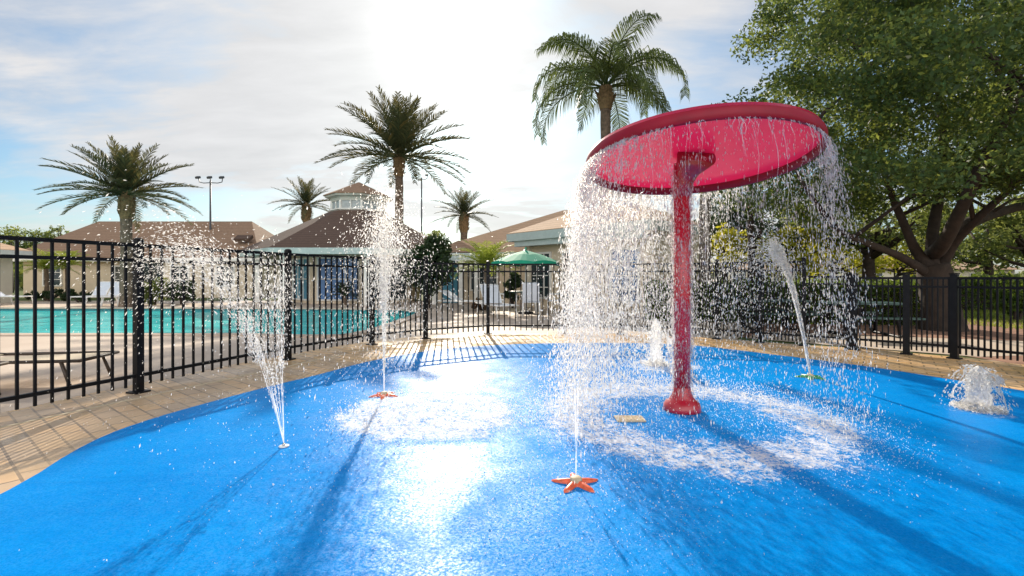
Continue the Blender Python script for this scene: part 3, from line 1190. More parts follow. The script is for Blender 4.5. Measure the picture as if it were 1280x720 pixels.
def palm(name, px, d, ybase, ycrown, trunk_r, length, kind, nf, label, group, seed, leafm, nl=32, lean=0.0):
    random.seed(seed)
    base = W(px, 346, d)
    zc = EYE + (HY - ycrown) / F * d
    root = empty(name, (base.x, d, 0), random.uniform(0, 6), label, 'palm tree', group)
    K = 14
    pts, rr = [], []
    for k in range(K + 1):
        u = k / K
        pts.append((lean * u * u, 0, -.05 + u * (zc + .05)))
        rr.append(trunk_r * (1.12 - .22 * u + (.25 if k == 0 else 0)) * random.uniform(.95, 1.05))
    MB().tube(pts, rr, 14, jitter=.06).build('trunk', 'palm_bark', root)
    mb = MB()
    if kind == 'date':
        # stubby boot of cut leaf bases
        mb.tube([(lean, 0, zc - trunk_r * 4.6), (lean, 0, zc - trunk_r * 2.6), (lean, 0, zc - .1), (lean, 0, zc + .25)],
                [trunk_r * 1.0, trunk_r * 1.32, trunk_r * 1.3, trunk_r * .5], 14, jitter=.10)
        for k in range(70):
            a, z = random.uniform(0, 6.28), zc - random.uniform(0, trunk_r * 4.2)
            rr_ = trunk_r * 1.15
            mb.tube([(lean + math.cos(a) * rr_, math.sin(a) * rr_, z), (lean + math.cos(a) * rr_ * 1.3, math.sin(a) * rr_ * 1.3, z + .16)], [.04, .015], 4)
    else:
        mb.tube([(lean, 0, zc - .7), (lean, 0, zc - .35), (lean, 0, zc + .1)], [trunk_r * 1.0, trunk_r * 1.5, trunk_r * 1.1], 12, jitter=.1)
        for k in range(16):
            a, z = random.uniform(0, 6.28), zc - random.uniform(.2, .65)
            mb.tube([(lean + math.cos(a) * trunk_r, math.sin(a) * trunk_r, z), (lean + math.cos(a) * trunk_r * 1.9, math.sin(a) * trunk_r * 1.9, z + .3)], [.05, .015], 4)
    mb.build('leaf_boots', 'palm_boot', root)
    for k in range(nf):
        u = (k + .5) / nf
        az = k * 2.39996 + random.uniform(-.15, .15)
        if kind == 'date':
            e0 = R(87 - 98 * u ** .9 + random.uniform(-6, 6))
            ln = length * random.uniform(.88, 1.05) * (.74 + .26 * min(1, u * 2))
            fb = frond(ln, e0, R(18 + 34 * u * random.uniform(.4, 1.4)), nl, length * .185, .45, .3, .034 * length / 3, fw=.35)
        else:
            e0 = R(78 - 80 * u + random.uniform(-6, 6))
            ln = length * random.uniform(.85, 1.08)
            fb = frond(ln, e0, R(88 + 60 * (1 - abs(u - .5))), nl, length * .30,   .1, 2.4, .016 * length / 3, curl=random.uniform(-.3, .3))
        fo = fb.build('frond', leafm, root, False, fix=False)
        fo.location = (lean, 0, zc + .05)
        fo.rotation_euler = (0, 0, az)
    random.seed(seed + 100)
    return root


PG = 'palm trees round the pool'
palm('date_palm', 158, 19.0, 385, 245, .20, 2.75, 'date', 52, 'stout date palm standing alone beyond the pool before the brown roof', PG, 3, 'leaf_date')
palm('date_palm', 499, 29.0, 380, 197, .255, 4.7, 'date', 54, 'tall date palm beside the roof cupola', PG, 5, 'leaf_date')
palm('date_palm', 383, 31.0, 385, 258, .22, 2.3, 'date', 34, 'small date palm peeking out behind the cupola', PG, 8, 'leaf_date', 26)
palm('date_palm', 580, 33.0, 385, 270, .25, 2.45, 'date', 34, 'short date palm rising behind the tan clubhouse roof', PG, 9, 'leaf_date', 26)
palm('queen_palm', 757, 16.5, 385, 112, .19, 3.5, 'queen', 18, 'feathery drooping queen palm rising behind the red disc', PG, 12, 'leaf_queen', 84)


def tuft(name, px, d, zc, length, nf, label, leafm, stem_r=.09, nl=18, group=None, px_n=1):
    """small feathery shrub palm"""
    random.seed(int(px * 7))
    b = W(px, 346, d)
    root = empty(name, (b.x, d, 0), 0, label, 'shrub', group)
    MB().tube([(0, 0, -.03), (.03, 0, zc * .5), (0, 0, zc)], [stem_r * 1.2, stem_r, stem_r], 8, jitter=.1).build('stem', 'palm_bark', root)
    mb = MB()
    for k in range(nf):
        u = (k + .5) / nf
        az = k * 2.4
        fb = frond(length * random.uniform(.8, 1.1), R(80 - 75 * u), R(60), nl, length * .3, .3, .4, .02)
        M = Matrix.Translation((0, 0, zc)) @ Matrix.Rotation(az, 4, 'Z')
        mb.add([M @ Vector(v) for v in fb.v], fb.f)
    mb.build('fronds', leafm, root, fix=False)
    return root


tuft('shrub_palm', 608, 17.2, 1.5, 1.35, 34, 'yellow green shrub palm beside the green umbrella', 'leaf_cycad')
tuft('shrub_palm', 58, 24.0, 1.6, 1.3, 26, 'bright green shrub palm against the pale house wall beyond the pool', 'leaf_cycad', group='shrub palms by the house')
tuft('shrub_palm', 84, 24.3, 1.75, 1.15, 24, 'leggy shrub palm with two bare stems against the house wall', 'leaf_cycad', group='shrub palms by the house')
tuft('shrub_palm', 430, 20.5, .4, .9, 14, 'low dark shrub palm under the eave of the cupola building', 'leaf_dark')


# ------------------------------------------------------------------ trees and bushes
def bush(name, c, s, nleaf, leaf, label, leafm, cat='bush', group=None, clumps=26, stem=True):
    root = empty(name, (c[0], c[1], 0), 0, label, cat, group)
    cen, rad = [], []
    for i in range(clumps):
        d = unit(RNG.normal(size=(1, 3)))[0] * RNG.uniform(.3, .85)
        cen.append((d[0] * s[0], d[1] * s[1], max(.1, c[2] + d[2] * s[2])))
        rad.append(min(s) * RNG.uniform(.28, .5))
    tot = sum(r * r for r in rad)
    P = clump_points(cen, rad, nleaf / tot)
    V, Fq = leaf_arrays(P, leaf)
    np_mesh('foliage', V, Fq, leafm, root)
    mb = MB()
    for i in range(3):
        mb.tube([(random.uniform(-.1, .1), random.uniform(-.1, .1), -.03), (random.uniform(-.3, .3) * s[0], random.uniform(-.3, .3) * s[1], c[2])], [.05, .02], 6)
    mb.build('stem', 'bark', root)
    return root


def tree(name, x, y, h, crown_r, crown_z, squash, nleaf, leaf, label, leafm, group=None, trunk_r=.16, clumps=42, gap=.0, bark='bark', seed=1, lean=(0, 0)):
    random.seed(seed)
    root = empty(name, (x, y, 0), 0, label, 'tree', group)
    mb = MB()
    top = Vector((lean[0], lean[1], crown_z + crown_r * squash * .3))
    mb.tube([(0, 0, -.05), (.04, 0, crown_z * .3), top * .6, top], [trunk_r * 1.25, trunk_r, trunk_r * .75, trunk_r * .25], 9, jitter=.06)
    cen, rad = [], []
    for i in range(clumps):
        d = unit(RNG.normal(size=(1, 3)))[0] * RNG.uniform(.35, 1.0) ** .6
        c = Vector((lean[0] + d[0] * crown_r, lean[1] + d[1] * crown_r, crown_z + d[2] * crown_r * squash))
        cen.append(tuple(c))
        rad.append(crown_r * RNG.uniform(.16, .34))
        if i % 3 == 0:
            s0 = Vector((lean[0] * .5, lean[1] * .5, crown_z * random.uniform(.55, .9)))
            mid = s0.lerp(c, .5) + Vector((0, 0, -.05 * crown_r))
            mb.tube([s0, mid, c], [trunk_r * .5, trunk_r * .3, trunk_r * .1], 6)
    mb.build('trunk', bark, root, True, fix=False)
    tot = sum(r * r for r in rad)
    P = clump_points(cen, rad, nleaf / tot, .75)
    V, Fq = leaf_arrays(P, leaf)
    np_mesh('crown', V, Fq, leafm, root)
    return root


# big oak ---------------------------------------------------------------
random.seed(21)
OX, OY = 9.75, 10.9
oak = empty('oak_tree', (OX, OY, 0), 0, 'huge dark spreading oak with forked trunk behind the low fence', 'tree')
mb = MB()


def limb(pts, rads, n=10):
    P_ = [Vector(p) for p in pts]
    fine_p, fine_r = [], []
    for i in range(len(P_) - 1):
        p0, p1, p2, p3 = P_[max(i - 1, 0)], P_[i], P_[i + 1], P_[min(i + 2, len(P_) - 1)]
        for k in range(5):
            u = k / 5
            q = .5 * ((2 * p1) + (p2 - p0) * u + (2 * p0 - 5 * p1 + 4 * p2 - p3) * u * u + (3 * p1 - p0 - 3 * p2 + p3) * u ** 3)
            fine_p.append(q)
            fine_r.append(rads[i] + (rads[i + 1] - rads[i]) * u)
    fine_p.append(P_[-1])
    fine_r.append(rads[-1])
    mb.tube(fine_p, fine_r, n, jitter=.05)
    return fine_p


def OW(px, py, d):
    return W(px, py, d) - Vector((OX, OY, 0))


limb([(0, 0, -.1), (-.02, 0, .4), OW(1170, 350, 10.9), OW(1166, 330, 10.9)], [.48, .36, .32, .29], 16)
tips = []
tips.append(limb([OW(1160, 342, 10.9), OW(1128, 322, 10.6), OW(1090, 306, 10.2), OW(1050, 288, 9.8), OW(1010, 240, 9.4), OW(985, 190, 9.2)], [.115, .085, .07, .055, .04, .02]))
tips.append(limb([OW(1165, 338, 10.9), OW(1146, 315, 10.9), OW(1130, 280, 10.7), OW(1105, 215, 10.5), OW(1090, 120, 10.3), OW(1070, 40, 10)], [.15, .11, .085, .06, .04, .02]))
tips.append(limb([OW(1168, 335, 10.9), OW(1166, 290, 11.1), OW(1180, 200, 11.5), OW(1170, 90, 12), OW(1160, -20, 12.2)], [.16, .12, .09, .06, .02]))
tips.append(limb([OW(1174, 338, 10.9), OW(1192, 305, 10.6), OW(1225, 270, 10.0), OW(1275, 225, 9.4), OW(1340, 160, 9.0)], [.13, .10, .08, .05, .02]))
tips.append(limb([OW(1180, 318, 10.8), OW(1200, 285, 11.3), OW(1260, 262, 12), OW(1340, 245, 12.6), OW(1420, 220, 13)], [.18, .15, .11, .08, .04]))
tips.append(limb([OW(1166, 318, 11), OW(1185, 295, 10.0), OW(1230, 200, 8.6), OW(1290, 90, 8.0)], [.17, .13, .09, .04]))
for i in range(34):
    src = random.choice(tips)
    q = src[random.randrange(len(src) // 3, len(src))]
    e = q + Vector((random.uniform(-1.6, 1.6), random.uniform(-1.4, 1.4), random.uniform(-.1, 1.7)))
    mb.tube([q, q.lerp(e, .5) + Vector((0, 0, .15)), e], [.05, .03, .012], 6)
mb.build('trunk', 'bark', oak, True, fix=False)

# outline of the crown as an irregular dome in the tree's own space
cen, rad = [], []
tries = 0
while len(cen) < 470 and tries < 40000:
    tries += 1
    q = Vector((RNG.uniform(-6.6, 6.8), RNG.uniform(-4.6, 5), RNG.uniform(2.3, 9.2)))
    z = q.z
    # crown radius by height: narrow skirt low, widest about 4.5 m, open dome above
    prof_r = np.interp(z, [1.9, 2.4, 3.6, 4.6, 5.6, 6.8, 8.0, 9.2], [2.4, 5.4, 6.5, 6.7, 6.0, 4.6, 3.5, 2.0])
    ang = math.atan2(q.y, q.x)
    prof_r *= 1 + .13 * math.sin(ang * 3 + 1.2) + .10 * math.sin(ang * 5 + z * 1.4)
    rr = math.hypot(q.x, q.y * 1.1)
    if rr > prof_r:
        continue
    if rr < prof_r * .5 and z < 5.0 and random.random() < .15:
        continue
    # nothing hangs over the trunk fork or before the camera side below eye line
    if z < 2.85 and q.x > -2.4:
        continue
    if z < 2.75 and rr < 2.6:
        continue
    if z < 3.1 and rr < 1.6:
        continue
    if q.x < -.8 and q.y > 1.4:
        continue
    if q.x > .5 and random.random() < .3:
        continue
    if z < 2.7 + .49 * (q.y - 2.0):
        continue
    cen.append(tuple(q))
    rad.append(RNG.uniform(.38, .85))
P = clump_points(cen, rad, 1020, .60, .5)
V, Fq = leaf_arrays(P, .046, .5, .5)
np_mesh('crown', V, Fq, 'leaf_oak', oak)

# small dark tree beside the cupola building
bush('round_tree', (-3.2, 18.2, 1.75), (.9, .85, 1.4), 8500, .075, 'dense dark round tree between cupola building and clubhouse', 'leaf_dark', 'tree', None, 46)
bush('round_bush', (W(192, 346, 20.5).x, 20.5, .62), (.95, .6, .62), 2600, .07, 'rounded yellow green bush beside the stout palm', 'leaf_mid', 'bush', 'bushes along the far pool side')
bush('round_bush', (W(228, 346, 21).x, 21, .5), (.9, .6, .5), 2000, .07, 'low dark bush beside the stout palm and yellow green bush', 'leaf_dark', 'bush', 'bushes along the far pool side')
bush('low_shrub', (W(60, 346, 23.5).x, 23.5, .32), (1.9, .4, .32), 2600, .06, 'low dark shrub row at foot of pale house wall', 'leaf_dark', 'bush', 'bushes along the far pool side')
bush('low_shrub', (W(100, 346, 22.6).x, 22.6, .3), (1.2, .4, .32), 1800, .06, 'low dark shrub behind the white loungers', 'leaf_dark', 'bush', 'bushes along the far pool side')
bush('low_shrub', (W(600, 346, 17).x, 17.2, .2), (.5, .3, .22), 900, .05, 'reddish low shrub at the foot of the shrub palm', 'leaf_dry', 'bush')
bush('low_shrub', (W(640, 346, 18.2).x, 18.4, .8), (.55, .4, .8), 2200, .06, 'dark upright shrub under the green umbrella against the clubhouse', 'leaf_dark', 'bush')

# trees behind the roofs
tree('street_tree', W(12, 346, 36).x, 36, 0, 2.5, 3.6, .62, 5200, .10, 'sparse grey green tree rising over the pale house roof', 'leaf_mid', 'trees behind the house roofs', .2, seed=31)
tree('street_tree', W(76, 346, 38).x, 38, 0, 1.0, 4.5, .7, 1000, .08, 'thin wispy treetop at the end of the brown roof', 'leaf_mid', 'trees behind the house roofs', .12, seed=32)
tree('street_tree', W(186, 346, 40).x, 40, 0, 1.1, 4.75, .7, 1200, .09, 'tiny treetop over the brown ridge beside the stout palm', 'leaf_mid', 'trees behind the house roofs', .12, seed=33)
tree('street_tree', W(228, 346, 40).x, 40, 0, 2.0, 4.45, .55, 2600, .09, 'wide low treetop over the brown ridge behind the floodlight pole', 'leaf_mid', 'trees behind the house roofs', .15, seed=34)
tree('street_tree', W(330, 346, 40).x, 40, 0, 1.0, 3.9, .6, 900, .09, 'faint small treetop between the brown roof and cupola roof', 'leaf_mid', 'trees behind the house roofs', .12, seed=35)
tree('street_tree', W(535, 346, 27).x, 27, 0, 1.0, 3.1, .7, 2000, .08, 'small treetop beside the tall date palm trunk', 'leaf_mid', 'trees behind the house roofs', .12, seed=36)

# trees beyond the hedge
BT = [
    # px, d, crown r, crown z, squash, leaves, mat, trunk r, label
    (995, 21.0, 1.5, 2.35, .9, 2300, 'leaf_lime', .07, 'yellow green young tree behind the slanting jet'),
    (905, 20.0, 1.1, 2.4, .85, 1500, 'leaf_lime', .06, 'small golden tree beside the grey trunk'),
    (1085, 20.0, 2.5, 3.45, .42, 3800, 'leaf_mid', .26, 'broad tree with dark trunk seen under the lowest oak limb'),
    (1120, 26.0, 2.2, 2.2, .6, 2200, 'leaf_lime', .14, 'golden green tree glowing between the oak limbs'),
    (1040, 25.0, 2.0, 2.1, .6, 2000, 'leaf_lime', .14, 'yellow leaved tree beyond the hedge beside the young tree'),
    (1235, 19.0, 2.6, 2.9, .55, 3800, 'leaf_mid', .18, 'grey green spreading tree over the far lawn'),
    (1300, 16.0, 2.0, 2.6, .6, 3200, 'leaf_mid', .16, 'full green tree past the lawn at the frame edge'),
    (1180, 28.0, 3.2, 3.6, .6, 3000, 'leaf_mid', .2, 'tall green tree directly behind the oak fork'),
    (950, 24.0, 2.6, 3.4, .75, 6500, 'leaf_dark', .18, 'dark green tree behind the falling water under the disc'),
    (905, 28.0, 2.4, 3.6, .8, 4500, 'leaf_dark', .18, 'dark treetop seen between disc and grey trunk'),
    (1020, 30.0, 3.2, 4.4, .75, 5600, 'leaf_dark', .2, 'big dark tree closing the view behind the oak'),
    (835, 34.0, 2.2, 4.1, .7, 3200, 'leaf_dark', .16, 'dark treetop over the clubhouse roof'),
    (938, 16.5, 1.9, 5.75, .62, 6500, 'leaf_mid', .12, 'light feathery tree rising just behind the red disc beside the oak'),
    (1330, 30.0, 4.0, 3.8, .7, 6000, 'leaf_mid', .2, 'distant wide tree beyond the road'),
]
for i, (px, d, cr, cz, sq, nl, mt, tr_, lb) in enumerate(BT):
    tree('garden_tree', W(px, 346, d).x, d, 0, cr, cz, sq, nl, .055 + .0022 * d, lb, mt, 'garden trees beyond the hedge', tr_, seed=50 + i)
# bare grey trunk behind the water
x = W(881, 346, 13).x
rt = empty('cabbage_palm', (x, 13.0, 0), 0, 'smooth grey palm trunk behind the red pole', 'palm tree')
MB().tube([(0, 0, -.05), (.02, 0, 1.2), (-.02, 0, 2.6), (.05, 0, 4.0)], [.19, .16, .15, .15], 14, jitter=.05).build('trunk', 'bark_pale', rt)
mb = MB()
random.seed(77)
for k in range(26):
    u = (k + .5) / 26
    fb = frond(1.3, R(75 - 90 * u), R(60), 16, .5, .3, .5, .03)
    M = Matrix.Translation((.05, 0, 4.0)) @ Matrix.Rotation(k * 2.4, 4, 'Z')
    mb.add([M @ Vector(v) for v in fb.v], fb.f)
mb.build('crown', 'leaf_queen', rt, fix=False)


def hedge(label, a, b, thick, h, n, leaf, group):
    A, B = Vector(a + (0,)), Vector(b + (0,))
    L = (B - A).length
    ang = math.atan2(B.y - A.y, B.x - A.x)
    root = empty('hedge', A, ang, label, 'hedge', group)
    q = RNG.uniform(0, 1, (n, 3))
    face = RNG.integers(0, 6, n)
    dep = RNG.exponential(.05, n)
    P = np.stack([q[:, 0] * L, (q[:, 1] - .5) * thick, q[:, 2] * h], 1)
    P[face < 2, 2] = h - dep[face < 2] + RNG.normal(0, .025, (face < 2).sum())
    s1 = (face == 2) | (face == 3)
    P[s1, 1] = -thick / 2 + dep[s1]
    s2 = face == 4
    P[s2, 1] = thick / 2 - dep[s2]
    k = n // 5                                   # loose new shoots above the clipped top
    P = np.concatenate([P, np.stack([RNG.uniform(0, L, k), RNG.uniform(-.5, .5, k) * thick, h + RNG.exponential(.05, k)], 1)])
    V, Fq = leaf_arrays(P, leaf, .5)
    np_mesh('foliage', V, Fq, 'leaf_hedge', root)
    MB().box((L / 2, 0, h * .44), (L - .2, thick * .6, h * .84)).build('inner_twigs', 'bark', root)


hedge('clipped hedge with sunlit top behind the picnic tables', (6.0, 12.9), (10.3, 12.2), .9, 0.98, 12000, .045, 'clipped hedges')
hedge('dark hedge running behind the falling water', (3.7, 13.4), (6.0, 12.95), .8, .95, 9000, .045, 'clipped hedges')
hedge('hedge along the lawn past the oak trunk', (10.9, 17.5), (22, 17.0), 1.0, .95, 9000, .06, 'clipped hedges')
bush('round_bush', (W(1270, 346, 13.5).x, 13.5, .75), (1.1, .8, .72), 4200, .06, 'bright green mounded bush behind the far end of the low fence', 'leaf_hedge', 'bush')

# grass blades on the lawn
n = 26000
gx, gy = RNG.uniform(11.5, 24, n), RNG.uniform(9.5, 20.5, n)
k = gx > 11.0 + (gy - 9) * .1
gx, gy = gx[k], gy[k]
n = len(gx)
a = RNG.uniform(0, 6.28, n)
hgt_ = RNG.uniform(.03, .09, n)
V = np.empty((n, 3, 3))
V[:, 0] = np.stack([gx - np.cos(a) * .012, gy - np.sin(a) * .012, np.full(n, -.012)], 1)
V[:, 1] = np.stack([gx + np.cos(a) * .012, gy + np.sin(a) * .012, np.full(n, -.012)], 1)
V[:, 2] = np.stack([gx + RNG.normal(0, .03, n), gy + RNG.normal(0, .03, n), hgt_], 1)
tag(np_mesh('grass', V.reshape(-1, 3), np.arange(n * 3).reshape(-1, 3), 'leaf_cycad'), 'sunlit lawn grass beyond the fence', 'grass', kind='stuff')
# far wood closing the horizon
n = 26000
ang = RNG.uniform(R(-75), R(75), n)
rr = RNG.uniform(62, 80, n)
hh_ = 2.2 + 1.3 * np.sin(ang * 23) + .9 * np.sin(ang * 57 + 1) + .6 * np.sin(ang * 131)
P = np.stack([np.sin(ang) * rr, np.cos(ang) * rr, RNG.uniform(0, 1, n) * np.maximum(1.2, hh_)], 1)
V, Fq = leaf_arrays(P, .42)
tag(np_mesh('distant_woods', V, Fq, 'leaf_mid'), 'low line of distant trees closing the horizon', 'woods', kind='stuff')


# ------------------------------------------------------------------ buildings
def hip_roof(x0, x1, y0, y1, ze, zr, inset, name, material, parent, th=.14, ridge=None):
    """hip roof with a soffit, as one closed mesh"""
    rx0, rx1 = (x0 + inset, x1 - inset) if ridge is None else ridge
    ym = (y0 + y1) / 2
    vs = [(x0, y0, ze), (x1, y0, ze), (x1, y1, ze), (x0, y1, ze), (rx0, ym, zr), (rx1, ym, zr),
          (x0, y0, ze - .03), (x1, y0, ze - .03), (x1, y1, ze - .03), (x0, y1, ze - .03)]
    fs = [(0, 1, 5, 4), (1, 2, 5), (2, 3, 4, 5), (3, 0, 4), (9, 8, 7, 6), (0, 6, 7, 1), (1, 7, 8, 2), (2, 8, 9, 3), (3, 9, 6, 0)]
    return MB().add(vs, fs).build(name, material, parent)


def fascia(x0, x1, y0, y1, z, h, parent, material='teal_fascia'):
    mb = MB()
    t_ = .06
    e = .012
    mb.box(((x0 + x1) / 2, y0 + t_ / 2 - e, z - h / 2), (x1 - x0 + 2 * e, t_, h))
    mb.box(((x0 + x1) / 2, y1 - t_ / 2 + e, z - h / 2), (x1 - x0 + 2 * e, t_, h))
    mb.box((x0 + t_ / 2 - e, (y0 + y1) / 2, z - h / 2), (t_, y1 - y0 - 2 * t_, h))
    mb.box((x1 - t_ / 2 + e, (y0 + y1) / 2, z - h / 2), (t_, y1 - y0 - 2 * t_, h))
    return mb.build('fascia', material, parent)


def window(parent, c, w_, h_, rz=0.0, frame='trim_white', nx=2, nz=3, glass='dark_glass'):
    M = Matrix.Translation(Vector(c)) @ Matrix.Rotation(rz, 4, 'Z')
    mb = MB()
    t_ = .07
    for sx in (-1, 1):
        mb.box((sx * (w_ / 2 - t_ / 2), 0, 0), (t_, .08, h_), M=M)
        mb.box((0, 0, sx * (h_ / 2 - t_ / 2)), (w_ - 2 * t_, .08, t_), M=M)
    for i in range(1, nx):
        mb.box((-w_ / 2 + w_ * i / nx, -.005, 0), (.035, .05, h_ - 2 * t_), M=M)
    for i in range(1, nz):
        mb.box((0, -.003, -h_ / 2 + h_ * i / nz), (w_ - 2 * t_, .045, .035), M=M)
    f = mb.build('window', frame, parent)
    MB().box((0, .012, 0), (w_ - 2 * t_ + .01, .012, h_ - 2 * t_ + .01), M=M).build('pane', glass, f)
    return f


# brown roofed house beyond the pool
hb = empty('brown_roof_house', (-20, 27, 0), 0, 'long house with brown shingle hip roof beyond the pool', 'house')
hx0, hx1 = -28.6 + 20, -14.2 + 20
MB().box(((hx0 + hx1) / 2, 4.0, 1.14), (hx1 - hx0 - 1.2, 7.0, 2.28)).build('wall', 'stucco', hb)
hip_roof(hx0, hx1, 0, 8, 2.30, 4.78, 3.9, 'roof', 'roof_brown', hb, ridge=(hx0 + 1.9, hx1 - 2.6))
fascia(hx0, hx1, 0, 8, 2.27, .2, hb, 'trim_white')
MB().box((4.2, 1.25, 4.02 - .55), (.9, .5, .18), rx=R(31)).build('roof_vent', 'roof_dark', hb)
for wx in (-6.3, -2.2, 1.0, 3.6):
    window(hb, (wx, .46, 1.25), 1.1, 1.2)
f = MB().box((-.6, .455, 1.0), (1.0, .07, 2.0)).build('door', 'dark_glass', hb)
MB().box((-.25, .41, 1.0), (.04, .05, .14)).build('handle', 'chrome', f)

# pale house at the frame edge
hp = empty('pale_house', (-28.7, 18, 0), 0, 'pale stucco house end with wide tan eave at the pool corner', 'house')
MB().box((2.1, 2.75, 1.2), (6.9, 3.0, 2.4)).build('wall', 'stucco_pale', hp)
hip_roof(-1.6, 6.1, .9, 4.6, 2.42, 3.3, 2.0, 'roof', 'roof_tan', hp)
fascia(-1.6, 6.1, .9, 4.6, 2.40, .24, hp, 'trim_white')
window(hp, (4.3, 1.22, 1.2), 1.0, 1.1)
MB().box((5.75, 1.55, 1.1), (.1, .1, 2.2)).build('downpipe', 'trim_white', hp)

# cupola building
cbx, cby = -7.75, 24.3
cb = empty('cupola_building', (cbx, cby, 0), 0, 'octagonal pavilion with dark roof topped by a glazed cupola', 'pavilion')


def octo(r, z, rot=PI / 8, n=8):
    return [(r * math.cos(rot + 2 * PI * k / n), r * math.sin(rot + 2 * PI * k / n), z) for k in range(n)]


def octo_mesh(rings, name, material, parent, cap_top=True, cap_bot=True):
    mb = MB()
    for r, z in rings:
        mb.v += octo(r, z)
    for i in range(len(rings) - 1):
        for k in range(8):
            k2 = (k + 1) % 8
            mb.f.append((i * 8 + k, i * 8 + k2, (i + 1) * 8 + k2, (i + 1) * 8 + k))
    if cap_bot:
        mb.f.append(tuple(reversed(range(8))))
    if cap_top:
        e = (len(rings) - 1) * 8
        mb.f.append(tuple(e + k for k in range(8)))
    return mb.build(name, material, parent)


octo_mesh([(5.35, 2.33), (5.35, 2.40), (1.45, 4.40), (1.1, 4.45)], 'roof', 'roof_dark', cb)
octo_mesh([(5.39, 2.12), (5.41, 2.375), (5.25, 2.375), (5.25, 2.12)], 'fascia', 'teal_fascia', cb, False, False)
octo_mesh([(3.1, 0.0), (3.1, 2.32)], 'wall', 'stucco', cb)
for k in range(8):
    v = octo(4.55, 0)[k]
    MB().box((v[0], v[1], 1.16), (.3, .3, 2.31)).build('column', 'trim_white', cb)
for k, (mt, nmw) in enumerate((('blue_panel', 1.3), ('aqua_panel', 1.1), ('dark_glass', 1.2))):
    a = (-PI / 2, -PI / 2 - PI / 4, -PI / 2 + PI / 4)[k]
    rr_ = 3.1 * math.cos(PI / 8) + .03
    fr_ = window(cb, (rr_ * math.cos(a), rr_ * math.sin(a), 1.1), 1.9, 1.95, a + PI / 2, 'trim_white', 3, 2, mt)
octo_mesh([(1.40, 4.15), (1.40, 4.42), (1.47, 4.45), (1.47, 4.50)], 'cupola_base', 'trim_white', cb)
octo_mesh([(1.28, 4.49), (1.28, 4.90)], 'cupola_glass', 'cupola_pane', cb)
for k in range(8):
    v0, v1 = Vector(octo(1.31, 4.50)[k]), Vector(octo(1.31, 4.50)[(k + 1) % 8])
    MB().box(v0 + Vector((0, 0, .2)), (.10, .10, .4), math.atan2(v0.y, v0.x)).build('cupola_post', 'trim_white', cb)
    q = v0.lerp(v1, .5)
    MB().box(q + Vector((0, 0, .2)), (.05, .05, .4), math.atan2(q.y, q.x)).build('mullion', 'trim_white', cb)
octo_mesh([(1.33, 4.895), (1.36, 5.06), (1.60, 5.10), (1.64, 5.18)], 'cupola_cornice', 'cornice', cb)
octo_mesh([(1.70, 5.185), (1.69, 5.23), (.05, 5.98)], 'cupola_roof', 'roof_brown', cb)

# clubhouse with two roofs
ch = empty('clubhouse', (0, 20, 0), 0, 'cream clubhouse with tan hip roofs and teal eaves behind the umbrella', 'clubhouse')
# low rear block
MB().box((1.2, 6.5, 1.15), (9.3, 8.6, 2.3)).build('wall', 'stucco', ch)
hip_roof(-3.95, 7.0, 1.6, 11.5, 2.34, 4.9, 4.4, 'roof', 'roof_tan', ch, ridge=(2.9, 4.6))
fascia(-3.95, 7.0, 1.6, 11.5, 2.31, .34, ch)
# entrance porch
MB().add([(-3.5, .5, 2.25), (-1.3, .5, 2.25), (-1.3, 3.6, 2.25), (-3.5, 3.6, 2.25), (-2.4, 1.7, 2.85), (-2.4, 3.6, 2.85)],
         [(0, 1, 4), (1, 2, 5, 4), (3, 0, 4, 5), (0, 3, 2, 1), (2, 3, 5)]).build('porch_roof', 'roof_brown', ch)
MB().box((-2.4, .58, 2.05), (2.1, .12, .34)).build('porch_beam', 'teal_fascia', ch)
for cx_ in (-3.3, -2.2, -1.5):
    MB().box((cx_, .62, .95), (.22, .22, 1.88)).build('column', 'trim_white', ch)
dr_ = MB().box((-2.75, 2.17, 1.0), (.95, .07, 2.0)).build('door', 'aqua_panel', ch)
MB().box((-2.4, 2.1, 1.0), (.04, .06, .16)).build('handle', 'chrome', dr_)
window(ch, (-1.3, 2.17, 1.15), 1.3, 1.2, 0, 'trim_white', 2, 2)
# taller wing swinging towards the pad
ang = math.atan2(13.3 - 19.0, 4.6 - (-.2))
WG = Matrix.Translation((-.2, -.9, 0)) @ Matrix.Rotation(ang, 4, 'Z')
Lw, Dw = 6.6, 3.4


def wing(mb):
    mb.v = [tuple(WG @ Vector(v)) for v in mb.v]
    return mb


wing(MB().box((Lw / 2 + .1, Dw / 2 + .35, 1.42), (Lw - .9, Dw - .7, 2.84))).build('wing_wall', 'stucco', ch)
wing(MB().add([(0, 0, 2.92), (Lw, 0, 2.92), (Lw, Dw, 2.92), (0, Dw, 2.92), (1.9, Dw / 2, 3.72), (Lw - 1.7, Dw / 2, 3.72),
               (0, 0, 2.89), (Lw, 0, 2.89), (Lw, Dw, 2.89), (0, Dw, 2.89)],
              [(0, 1, 5, 4), (1, 2, 5), (2, 3, 4, 5), (3, 0, 4), (9, 8, 7, 6), (0, 6, 7, 1), (1, 7, 8, 2), (2, 8, 9, 3), (3, 9, 6, 0)])).build('wing_roof', 'roof_tan', ch)
mb = MB()
mb.box((Lw / 2, .02, 2.74), (Lw + .02, .07, .30))
mb.box((.02, Dw / 2, 2.74), (.07, Dw - .1, .30))
mb.box((Lw - .02, Dw / 2, 2.74), (.07, Dw - .1, .30))
mb.box((Lw / 2, .22, 2.5), (Lw - .7, .26, .24))
wing(mb).build('wing_fascia', 'teal_fascia', ch)
for wx, wm in ((1.25, 'dark_glass'), (3.0, 'dark_glass'), (5.2, 'blue_panel')):
    c = WG @ Vector((wx, .66, 1.25))
    window(ch, c, 1.15, 1.8, ang, 'trim_white', 3, 4, wm)
wing(MB().box((.62, .62, 1.2), (.26, .2, 2.38))).build('column', 'stucco_pale', ch)
